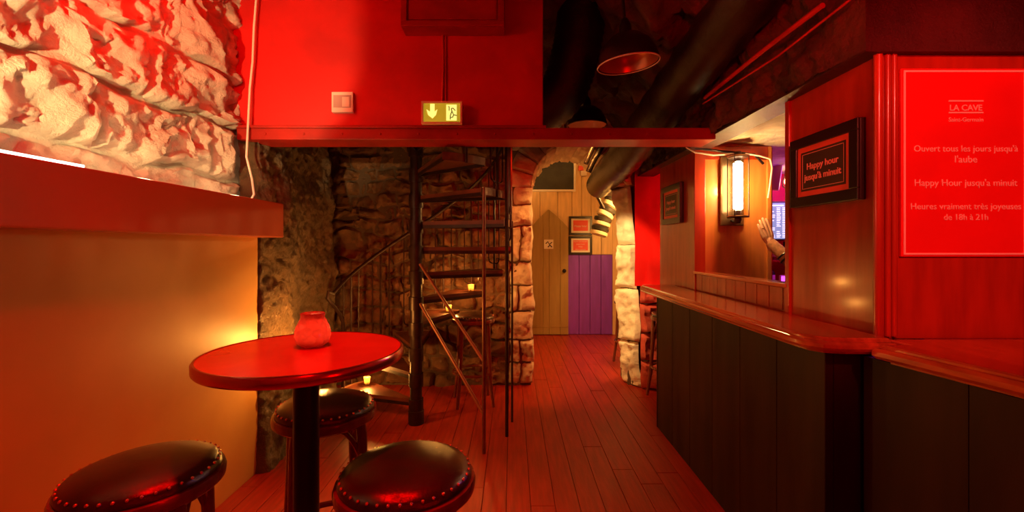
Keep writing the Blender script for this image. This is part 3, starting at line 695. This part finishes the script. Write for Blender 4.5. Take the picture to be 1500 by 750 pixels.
hd = es.children[-1]; hd.data.transform(Matrix.Translation((sx(770), ey-.006, sz(262))) @ Matrix.Rotation(PI/2, 4, 'X'))
# square wall switch
sw = thing('wall_switch', 'small white square control box on the red upper wall', 'switch', (wy(504), WB, wz(167)))
ax0, ax1, az0, az1 = wy(488.5), wy(519.5), wz(166.5), wz(137)
rel(MB().box((ax0, WB-.03, az0), (ax1, WB-.001, az1), .004), 'box', 'white_plastic', sw, smooth=False)
rel(MB().box((ax0+.012, WB-.033, az0+.026), (ax1-.010, WB-.03, az1-.020), .002), 'face', 'grey_plastic', sw, smooth=False)
rel(MB().box((ax0+.065, WB-.037, az0+.030), (ax1-.018, WB-.033, az1-.032), .002), 'button', 'white_plastic', sw, smooth=False)
# cable in the corner beside the stone wall
pts = [px(x, y, d) for x, y, d in ((376, -10, 2.55), (372, 40, 2.55), (370, 90, 2.55), (366, 130, 2.55), (363, 190, 2.54), (361, 230, 2.52), (369, 262, 2.50), (372, 285, 2.48), (368, 292, 2.46))]
tag(MB().tube(pts, .006, 8).build('corner_cable', 'white_plastic'), 'pale cable hanging down the corner between stone and red wall', 'cable')
# led strip on the ledge
tag(MB().box((-1.412, .25, 1.6155), (-1.398, 1.43, 1.624), .002).build('led_strip', 'led_glow', smooth=False), 'glowing white light strip lying along the ledge below the stone', 'light')

# ================================================================== SIGNS
# large poster on the panel facing the room
PY = 1.50
def qx(x): return (x-750)/F*PY
def qz(y): return H+(360-y)/F*PY
po = thing('poster', 'large red poster with opening hours in pale lettering and thin border', 'poster', (qx(1408), PY, qz(376)))
rel(MB().box((qx(1316), PY-.010, qz(376)), (qx(1501), PY-.001, qz(102)), .002), 'board', 'poster_red', po, smooth=False)
yb = PY-.0125
for a, b in (((1319.5, 107.5), (1497, 105)), ((1319.5, 373), (1497, 370.5)), ((1319.5, 370.5), (1322, 107.5)), ((1494.5, 370.5), (1497, 107.5))):
    rel(MB().box((qx(a[0]), yb, qz(a[1])), (qx(b[0]), PY-.0095, qz(b[1]))), 'border_line', 'poster_ink', po, smooth=False)
for a, b in (((1385, 150.5), (1435, 148.5)), ((1385, 167.5), (1435, 165.5))):
    rel(MB().box((qx(a[0]), yb, qz(a[1])), (qx(b[0]), PY-.0095, qz(b[1]))), 'rule_line', 'poster_ink', po, smooth=False)
def poster_line(body, yb_, wpx, bold=.0):
    o = text(body, .05, 'poster_ink', po, (0, 0, 0), (1, 0, 0), (0, 0, 1), bold=bold)
    xs = [v.co.x for v in o.data.vertices]; k = (wpx/F*PY)/(max(xs)-min(xs)); mid = (max(xs)+min(xs))/2
    for v in o.data.vertices: v.co = ((v.co.x-mid)*k+qx(1410), PY-.0112+v.co.y, v.co.z*min(k, 1.15*k)+qz(yb_))
    l = po.location; o.matrix_parent_inverse = Matrix.Translation((-l.x, -l.y, -l.z))
poster_line('LA CAVE', 163.5, 47, .0006); poster_line('Saint-Germain', 179.5, 50)
poster_line("Ouvert tous les jours jusqu'à", 223, 151); poster_line("l'aube", 239, 32)
poster_line("Happy Hour jusqu'a minuit", 273, 149); poster_line('Heures vraiment très joyeuses', 307, 160); poster_line('de 18h à 21h', 322.5, 64)
# framed happy hour signs on the bar wall (facing -x)
def side_sign(lb, y0, y1, z0, z1, lines, tsize):
    t = thing('framed_sign', lb, 'sign', (XW, (y0+y1)/2, z0)); X0 = XW
    rel(MB().box((X0-.022, y0, z0), (X0-.001, y1, z1), .003), 'backing', 'frame_black', t, smooth=False)
    fw = (z1-z0)*.145
    for a, b in (((y0, z0), (y1, z0+fw)), ((y0, z1-fw), (y1, z1)), ((y0, z0+fw), (y0+fw, z1-fw)), ((y1-fw, z0+fw), (y1, z1-fw))):
        rel(MB().box((X0-.032, a[0], a[1]), (X0-.022, b[0], b[1]), .003), 'frame_bar', 'frame_black', t, smooth=False)
    i0 = fw; i1 = fw+(z1-z0)*.075
    rel(MB().box((X0-.0235, y0+i0, z0+i0), (X0-.022, y1-i0, z1-i0)), 'red_mat', 'sign_red', t, smooth=False)
    rel(MB().box((X0-.0245, y0+i1, z0+i1), (X0-.0235, y1-i1, z1-i1)), 'card', 'sign_dark', t, smooth=False)
    i2 = i1+(z1-z0)*.03; lw = .0022
    for a, b in (((y0+i2, z0+i2), (y1-i2, z0+i2+lw)), ((y0+i2, z1-i2-lw), (y1-i2, z1-i2)), ((y0+i2, z0+i2), (y0+i2+lw, z1-i2)), ((y1-i2-lw, z0+i2), (y1-i2, z1-i2))):
        rel(MB().box((X0-.0252, a[0], a[1]), (X0-.0245, b[0], b[1])), 'inner_line', 'sign_ink', t, smooth=False)
    for body, zc in lines:
        o = text(body, tsize, 'sign_ink', t, (X0-.0252, (y0+y1)/2, zc), (0, -1, 0), (0, 0, 1), bold=.0006)
        l = t.location; o.matrix_parent_inverse = Matrix.Translation((-l.x, -l.y, -l.z))
side_sign('black framed sign reading Happy hour jusqu à minuit beside the serving opening', 1.553, 1.932, 1.525, 1.818, (('Happy hour', 1.678), ("jusqu'à minuit", 1.633)), .037)
side_sign('small dark framed sign with orange border on the far panel of the bar', 3.20, 3.60, 1.53, 1.83, (('Happy hour', 1.69), ("jusqu'à minuit", 1.642)), .036)
# two framed signs by the pointed door
for lb, ya, yb_, lines in (('black framed red sign with white mat, upper of two by the pointed door', 317, 344.5, ((('Happy hour', 332.5, .05),))),
                           ('black framed red sign with white mat, lower of two by the pointed door', 346, 373, (('Ouvert tous les jours', 354.5, .030), ("jusqu'à l'aube", 358.5, .030), ('Happy', 362, .030), ('Heures joyeuses', 366, .030)))):
    t = thing('framed_sign', lb, 'sign', (fx(850), FY, fz(yb_)), 0, 'framed signs at the end of the passage')
    a0, a1, b0, b1 = fx(833), fx(867), fz(yb_), fz(ya)
    rel(MB().box((a0, FY-.025, b0), (a1, FY-.012, b1), .003), 'backing', 'frame_black', t, smooth=False)
    for a, b in (((a0, b0), (a1, b0+.035)), ((a0, b1-.035), (a1, b1)), ((a0, b0+.035), (a0+.035, b1-.035)), ((a1-.035, b0+.035), (a1, b1-.035))):
        rel(MB().box((a[0], FY-.035, a[1]), (b[0], FY-.025, b[1]), .002), 'frame_bar', 'frame_black', t, smooth=False)
    rel(MB().box((a0+.035, FY-.027, b0+.035), (a1-.035, FY-.025, b1-.035)), 'mat', 'mat_white', t, smooth=False)
    rel(MB().box((a0+.065, FY-.029, b0+.065), (a1-.065, FY-.027, b1-.062)), 'card', 'sign_red', t, smooth=False)
    for body, yy, s_ in lines:
        o = text(body, s_*.8, 'mat_white', t, ((a0+a1)/2, FY-.0302, fz(yy)), (1, 0, 0), (0, 0, 1)); l = t.location; o.matrix_parent_inverse = Matrix.Translation((-l.x, -l.y, -l.z))
# sticker on the door, sensor on the wall
stk = thing('door_sticker', 'small white sticker with black scribble on the pointed door', 'sticker', (fx(803), FY-.061, fz(365)))
rel(MB().box((fx(796.5), FY-.063, fz(364.5)), (fx(810), FY-.0605, fz(351)), 0), 'paper', 'mat_white', stk, smooth=False)
rel(MB().tube([(fx(799), FY-.0645, fz(357)), (fx(802), FY-.0645, fz(354)), (fx(804), FY-.0645, fz(358)), (fx(808), FY-.0645, fz(355))], .009, 6), 'ink_mark', 'frame_black', stk)
rel(MB().tube([(fx(802), FY-.0645, fz(362)), (fx(805), FY-.0645, fz(359)), (fx(808), FY-.0645, fz(362))], .010, 6), 'ink_mark', 'frame_black', stk)
sn = thing('wall_sensor', 'small white box with red block above the far signs', 'sensor', (fx(855), FY, fz(258)))
rel(MB().box((fx(850), FY-.04, fz(258)), (fx(859), FY-.001, fz(250.5)), .006), 'white_box', 'white_plastic', sn, smooth=False)
rel(MB().box((fx(847), FY-.05, fz(250)), (fx(854), FY-.001, fz(243.5)), .006), 'red_block', 'sign_red', sn, smooth=False)

# ================================================================== LANTERN
lx, ly = 1.495, 2.995
ln_ = thing('wall_lantern', 'lit tubular glass wall lantern on a dark backplate', 'lamp', (lx, ly, 1.60))
def lz(y): return H+(360-y)/F*2.95
rel(MB().box((lx-.075, ly-.02, lz(330)), (lx+.085, ly, lz(228)), .005), 'backplate', 'lantern_plate', ln_, smooth=False)
lc = (lx, ly-.105)
rel(MB().lathe([(.062, lz(318)), (.062, lz(232))], 28, (*lc, 0)), 'glass_tube', 'clear_glass', ln_)
rel(MB().lathe([(0, lz(310)), (.012, lz(310)), (.030, lz(306)), (.030, lz(242)), (.012, lz(238)), (0, lz(238))], 20, (*lc, 0)), 'tube_bulb', 'lantern_glow', ln_)
for zz in (lz(318), lz(232)): rel(MB().loop([(lc[0]+.064*math.cos(k*PI/16), lc[1]+.064*math.sin(k*PI/16), zz) for k in range(32)], .005, 6), 'ring', 'stair_edge', ln_)
for k in range(4):
    a = PI/4+k*PI/2; rel(MB().tube([(lc[0]+.066*math.cos(a), lc[1]+.066*math.sin(a), lz(320)), (lc[0]+.066*math.cos(a), lc[1]+.066*math.sin(a), lz(231))], .0032, 6), 'cage_rod', 'stair_iron', ln_)
rel(MB().lathe([(0, lz(225)), (.02, lz(225)), (.022, lz(229)), (.06, lz(231)), (.06, lz(234)), (.02, lz(235)), (.016, lz(240)), (0, lz(240))], 20, (*lc, 0)), 'top_cap', 'stair_iron', ln_)
rel(MB().lathe([(0, lz(328)), (.015, lz(328)), (.024, lz(323)), (.02, lz(320)), (.065, lz(319.5)), (.065, lz(318)), (.018, lz(317)), (.016, lz(309)), (0, lz(309))], 20, (*lc, 0)), 'bottom_holder', 'stair_iron', ln_)
rel(MB().tube([(lx, ly-.01, lz(322)), (lx, ly-.05, lz(326)), (lx, ly-.105, lz(325))], .009, 8), 'bracket', 'stair_iron', ln_)
rel(MB().tube([(lx, ly-.01, lz(231)), (lx, ly-.05, lz(227)), (lx, ly-.105, lz(228))], .009, 8), 'bracket', 'stair_iron', ln_)
light('lantern_light', (lc[0], lc[1]-.03, lz(275)), 20, (1, .50, .14), .04)
# white cables at the head of the opening
tag(MB().tube([px(x, y, d) for x, y, d in ((1002, 208, 2.95), (1006, 216, 2.93), (1018, 223, 2.92), (1045, 227, 2.92), (1080, 225, 2.93))], .0065, 8).build('lamp_cable', 'white_plastic'), 'white cable drooping from the beam end to the lantern head', 'cable')
tag(MB().tube([px(x, y, d) for x, y, d in ((1092, 225, 2.93), (1112, 228, 2.93), (1128, 233, 2.93), (1131, 246, 2.93), (1128, 270, 2.93), (1125, 290, 2.95))], .006, 8).build('lamp_cable', 'white_plastic'), 'white cable looping from the lantern down the partition edge', 'cable')
tag(MB().tube([px(x, y, d) for x, y, d in ((1018, 217, 2.94), (1060, 222, 2.96), (1105, 226, 2.96), (1118, 240, 2.97))], .009, 8).build('lamp_cable', 'duct_black'), 'dark cable stretched across the head of the partition', 'cable')

# ================================================================== BEHIND THE BAR
sc = thing('menu_screen', 'bluish menu screen with columns of white text behind the bar', 'screen', (2.45, 4.0, 1.4))
s0, s1, sb, st = 2.27, 2.72, H+(360-350)/F*3.95, H+(360-297)/F*3.95
rel(MB().box((s0-.015, 3.96, sb-.015), (s1+.015, 4.0, st+.015), .004), 'bezel', 'frame_black', sc, smooth=False)
rel(MB().box((s0, 3.957, sb), (s1, 3.96, st)), 'display', 'screen_blue', sc, smooth=False)
rnd = random.Random(4)
rel(MB().box((2.46, 4.0, sb+.12), (2.54, 4.219, sb+.20), .004), 'wall_mount', 'frame_black', sc, smooth=False)
for col in range(7):
    for r in range(17):
        if rnd.random() < (.35 if col % 3 == 0 else .06): continue
        zz = st-.05-r*.0165; xa = s0+.075+col*.052
        rel(MB().box((xa, 3.9555, zz), (xa+rnd.uniform(.022, .038), 3.957, zz+.0075)), 'text_row', 'screen_text', sc, smooth=False)
rel(MB().box((2.36, 3.9555, st-.03), (2.46, 3.957, st-.018)), 'title_row', 'screen_text', sc, smooth=False)
spk = thing('speaker', 'white tilted loudspeaker high behind the bar partition', 'speaker', (2.33, 3.9, 1.86), 0)
spk.rotation_euler = (.2, .12, -.5)
MB().box((-.045, -.08, 0), (.045, .08, .25), .012).build('cabinet', 'white_plastic', spk, smooth=False)
MB().box((-.038, -.085, .012), (.038, -.079, .238), .004).build('grille', 'grey_plastic', spk, smooth=False)
MB().box((-.012, .07, .10), (.012, .24, .14), .004).build('bracket', 'frame_black', spk, smooth=False)
cb = thing('caged_bulb', 'small caged amber bulb lamp hanging behind the bar', 'lamp', (2.50, 3.95, 1.90))
MB().lathe([(0, 0), (.025, .01), (.036, .04), (.028, .07), (.014, .095), (0, .095)], 18).build('bulb', 'bulb_glow', cb)
for k in range(6):
    a = k*PI/3; c, s = math.cos(a), math.sin(a)
    MB().tube([(c*.015, s*.015, -.03), (c*.05, s*.05, .0), (c*.055, s*.055, .05), (c*.03, s*.03, .10)], .003, 6).build('cage_wire', 'stair_iron', cb)
MB().lathe([(0, .095), (.032, .095), (.03, .14), (0, .15)], 16).build('socket', 'stair_iron', cb)
light('caged_bulb_light', (2.50, 3.86, 1.90), 3, WARM, .03)
bc = thing('back_bar_shelf', 'low back bar shelf unit behind the serving opening', 'shelf', (2.5, 4.0, 0))
for nm, a, b in (('worktop', (2.0, 3.85, .98), (3.1, 4.2, 1.02)), ('shelf_board', (2.0, 4.0, 1.21), (3.1, 4.2, 1.23)), ('body', (2.02, 3.9, 0), (3.08, 4.2, .98))):
    rel(MB().box(a, b, .004), nm, 'bar_wood', bc, smooth=False)
for xx in (2.0, 3.08): rel(MB().box((xx, 4.0, 1.02), (xx+.02, 4.2, 1.21)), 'upright', 'bar_wood', bc, smooth=False)
def bottle(loc, m, h, r, lb, grp):
    t = thing('bottle', lb, 'bottle', loc, 0, grp)
    MB().lathe([(0, 0), (r, 0), (r, h*.58), (r*.8, h*.68), (r*.38, h*.76), (r*.34, h*.95), (r*.4, h*.96), (r*.4, h), (0, h)], 18).build('glass', m, t)
    MB().lathe([(r+.0008, h*.16), (r+.0008, h*.46)], 18).build('label_band', 'mat_white', t)
    MB().lathe([(0, h), (r*.36, h), (r*.36, h+.02), (0, h+.02)], 12).build('cap', 'frame_black', t)
for xx, m, h, lb in ((2.33, 'bottle_amber', .14, 'amber bottle on the back bar worktop'), (2.42, 'bottle_green', .15, 'green bottle on the back bar worktop'), (2.62, 'bottle_clear', .15, 'clear bottle on the back bar worktop')):
    bottle((xx, 4.08, 1.021), m, h, .032, lb, 'bottles on the back bar')
for xx, m, h, lb in ((2.36, 'bottle_clear', .15, 'clear bottle on the raised bar shelf'), (2.48, 'bottle_amber', .16, 'amber bottle on the raised bar shelf'), (2.57, 'bottle_green', .15, 'green bottle on the raised bar shelf')):
    bottle((xx, 4.12, 1.231), m, h, .03, lb, 'bottles on the back bar')
tl = thing('card_terminal', 'small till with a violet lit screen on the back bar', 'till', (2.48, 3.92, 1.021))
MB().box((-.07, -.05, 0), (.07, .05, .012), .004).build('stand', 'frame_black', tl, smooth=False)
MB().box((-.08, -.012, .012), (.08, .012, .075), .004).build('monitor', 'white_plastic', tl, smooth=False)
MB().box((-.07, -.0135, .022), (.07, -.012, .066)).build('display', 'purple_glow', tl, smooth=False)
tag(MB().box((1.832, 3.10, 1.0), (1.842, 3.11, 1.30)).build('led_tube', 'purple_glow', smooth=False), 'thin violet light tube along the back of the partition', 'light')

# ================================================================== PERSON behind the bar: one raised arm shows
def skin_mesh(name, chains, m, parent=None, sub=2, root=0):
    bm = bmesh.new(); lay = bm.verts.layers.skin.verify(); pts = {}
    def vert(key, p, r):
        if key in pts: return pts[key]
        v = bm.verts.new(p); rr = r if isinstance(r, tuple) else (r, r); v[lay].radius = rr; pts[key] = v; return v
    for ch in chains:
        prev = None
        for key, p, r in ch:
            v = vert(key, p, r)
            if prev is not None and bm.edges.get((prev, v)) is None: bm.edges.new((prev, v))
            prev = v
    first = list(pts.values())[root]; first[lay].use_root = True
    me = bpy.data.meshes.new(name); bm.to_mesh(me); bm.free()
    o = bpy.data.objects.new(name, me); C.objects.link(o)
    s = o.modifiers.new('skin', 'SKIN'); s.use_smooth_shade = True; s.branch_smoothing = .6
    b = o.modifiers.new('sub', 'SUBSURF'); b.levels = sub; b.render_levels = sub
    bpy.context.view_layer.update()
    me2 = bpy.data.meshes.new_from_object(o.evaluated_get(bpy.context.evaluated_depsgraph_get())); bpy.data.objects.remove(o)
    me2.name = name; me2.materials.clear(); me2.materials.append(M[m]); me2.shade_smooth()
    o = bpy.data.objects.new(name, me2); C.objects.link(o)
    if parent: o.parent = parent
    return o
pc = Vector((2.24, 2.62, 0))
pr = thing('person', 'person behind the bar raising a hand with a ring, dark top', 'person', pc)
V = lambda x, y, z: Vector((x+.18, y+.26, z))-pc
hips = V(2.06, 2.36, .93)
sh_l, sh_r = V(1.86, 2.38, 1.40), V(2.26, 2.36, 1.40)
wrist, elbow = px(1127, 354, 2.90)-pc, V(1.70, 2.47, 1.13)
hand_dir = (px(1114, 316, 2.90)-px(1127, 354, 2.90)).normalized(); hand_side = Vector((.95, 0, .30)).normalized()   # towards the thumb
hand_side = (hand_side-hand_dir*hand_side.dot(hand_dir)).normalized(); palm_n = hand_dir.cross(hand_side)
body = [[('hip', hips, (.16, .11)), ('waist', V(2.06, 2.36, 1.08), (.135, .10)), ('chest', V(2.06, 2.36, 1.28), (.155, .11)), ('neckb', V(2.06, 2.37, 1.46), .06), ('neck', V(2.06, 2.385, 1.52), .052), ('head0', V(2.06, 2.40, 1.58), (.07, .085)), ('head1', V(2.06, 2.41, 1.66), (.077, .098)), ('head2', V(2.06, 2.40, 1.735), (.055, .07))],
        [('head0', None, 0), ('chin', V(2.06, 2.475, 1.555), .028)],
        [('head1', None, 0), ('nose', V(2.06, 2.515, 1.635), .014)],
        [('head1', None, 0), ('ear_l', V(1.975, 2.405, 1.64), .016)], [('head1', None, 0), ('ear_r', V(2.145, 2.405, 1.64), .016)],
        [('chest', None, 0), ('sl', sh_l, .058), ('ul', (sh_l+elbow)/2, .047), ('el', elbow, .040), ('fl', elbow.lerp(wrist, .4), .039), ('wl', wrist, .026)],
        [('chest', None, 0), ('sr', sh_r, .058), ('er', V(2.33, 2.34, 1.13), .040), ('wr', V(2.28, 2.50, .95), .026)],
        [('hip', None, 0), ('tl', V(1.97, 2.36, .80), .085), ('kl', V(1.96, 2.37, .47), .058), ('al', V(1.96, 2.36, .09), .040), ('toe_l', V(1.955, 2.50, .035), .034)],
        [('hip', None, 0), ('tr', V(2.15, 2.36, .80), .085), ('kr', V(2.16, 2.37, .47), .058), ('ar', V(2.16, 2.36, .09), .040), ('toe_r', V(2.165, 2.50, .035), .034)]]
def hand_mesh(w, d, s, n, curl):
    """closed hand as tubes fused by a voxel remesh: palm, four fingers, thumb, wrist; s = towards the thumb, n = palm side"""
    mb = MB()
    def caps(pts, rs):                          # tube with rounded ends
        pts = [Vector(p) for p in pts]; e0 = (pts[0]-pts[1]).normalized(); e1 = (pts[-1]-pts[-2]).normalized()
        P_ = [pts[0]+e0*rs[0]*.9, pts[0]+e0*rs[0]*.5]+pts+[pts[-1]+e1*rs[-1]*.5, pts[-1]+e1*rs[-1]*.9]
        mb.tube(P_, [rs[0]*.35, rs[0]*.85]+list(rs)+[rs[-1]*.85, rs[-1]*.35], 12)
    for i, (off, base, ln2) in enumerate(((-.031, .074, .056), (-.0105, .082, .071), (.0105, .085, .077), (.031, .081, .069))):
        c = curl*(1.15-.1*i)
        k0 = w+d*base+s*off; j1 = k0+(d+n*.15*c).normalized()*ln2*.42+s*off*.03
        j2 = j1+(d+n*.55*c).normalized()*ln2*.32; j3 = j2+(d+n*1.0*c).normalized()*ln2*.24
        caps([k0-d*.02, k0, j1, j2, j3], [.0105, .0110, .0098, .0090, .0076])
        caps([w+s*off*.55+d*.004, w+d*.04+s*off*.85, k0], [.0135, .0150, .0118])
    t0 = w+d*.020+s*.022+n*.006
    caps([w+d*.008+s*.012, t0+d*.012+s*.008, t0+d*.040+s*.017+n*.006, t0+d*.064+s*.020+n*.012], [.015, .0150, .0115, .0088])
    caps([w-d*.045, w-d*.015, w+d*.012], [.026, .0245, .022])
    me = bpy.data.meshes.new('hand'); me.from_pydata(mb.v, [], mb.f)
    o = bpy.data.objects.new('hand', me); C.objects.link(o)
    r = o.modifiers.new('r', 'REMESH'); r.mode = 'VOXEL'; r.voxel_size = .0022
    q = o.modifiers.new('s', 'SMOOTH'); q.iterations = 4; q.factor = .5
    bpy.context.view_layer.update()
    me2 = bpy.data.meshes.new_from_object(o.evaluated_get(bpy.context.evaluated_depsgraph_get())); bpy.data.objects.remove(o)
    return me2
bo = skin_mesh('body', body, 'skin', pr)
bm = bmesh.new(); bm.from_mesh(bo.data)
wr_ = V(2.28, 2.50, .95)
bm.from_mesh(hand_mesh(wrist, hand_dir, hand_side, palm_n, .18))
bm.from_mesh(hand_mesh(wr_, Vector((0, .6, -.8)), Vector((-1, 0, 0)), Vector((0, -.8, -.6)), .6))
bm.to_mesh(bo.data); bm.free(); bo.data.shade_smooth()
# clothing
def grow(mult, chains): return chains
shirt = [[('hip', V(2.06, 2.36, .95), (.178, .128)), ('waist', V(2.06, 2.36, 1.08), (.152, .117)), ('chest', V(2.06, 2.36, 1.28), (.172, .127)), ('nk', V(2.06, 2.365, 1.42), (.10, .085))],
         [('chest', None, 0), ('sl', sh_l, .072), ('ul', sh_l.lerp(elbow, .55), .060)], [('chest', None, 0), ('sr', sh_r, .072), ('ur', sh_r.lerp(V(2.33, 2.34, 1.13), .55), .060)]]
skin_mesh('shirt', shirt, 'shirt', pr)
trs = [[('hip', V(2.06, 2.36, .92), (.172, .125)), ('tl', V(1.97, 2.36, .80), .10), ('kl', V(1.96, 2.37, .47), .072), ('al', V(1.96, 2.36, .11), .056)],
       [('hip', None, 0), ('tr', V(2.15, 2.36, .80), .10), ('kr', V(2.16, 2.37, .47), .072), ('ar', V(2.16, 2.36, .11), .056)]]
skin_mesh('trousers', trs, 'shirt', pr)
skin_mesh('hair', [[('a', V(2.06, 2.35, 1.60), (.078, .06)), ('b', V(2.06, 2.37, 1.69), (.092, .095)), ('c', V(2.06, 2.39, 1.745), (.07, .085))]], 'hair', pr)
for s_ in (-1, 1):
    MB().lathe([(0, -.011), (.007, -.009), (.011, 0), (.007, .009), (0, .011)], 12, V(2.06+s_*.033, 2.488, 1.66)).build('eye', 'mat_white', pr)
MB().tube([V(2.035, 2.492, 1.59), V(2.06, 2.50, 1.588), V(2.085, 2.492, 1.59)], [.004, .007, .004], 8).build('lips', 'sign_red', pr)
# ribbed cuff and bracelet bands on the forearm, ring on the finger
fd = (elbow-wrist).normalized(); a_ = fd.orthogonal().normalized(); b_ = fd.cross(a_)
pts = []; rad = []
for k in range(34):
    t = k/33; pts.append(wrist.lerp(elbow, .02+.62*t)); rad.append(.033+.014*t+(.0009 if k % 2 else -.0004))
MB().tube(pts, rad, 24).build('sleeve', 'sleeve', pr)
for f_, rr in ((.34, .043), (.42, .0445)):
    c0 = wrist.lerp(elbow, f_); MB().loop([c0+(a_*math.cos(k*PI/12)+b_*math.sin(k*PI/12))*rr for k in range(24)], .006, 6).build('bracelet', 'frame_black', pr)
rc = wrist+hand_dir*.099+hand_side*-.0106
MB().loop([rc+(hand_side*math.cos(k*PI/10)+palm_n*math.sin(k*PI/10))*.0112 for k in range(20)], .0018, 6).build('ring', 'gold', pr)
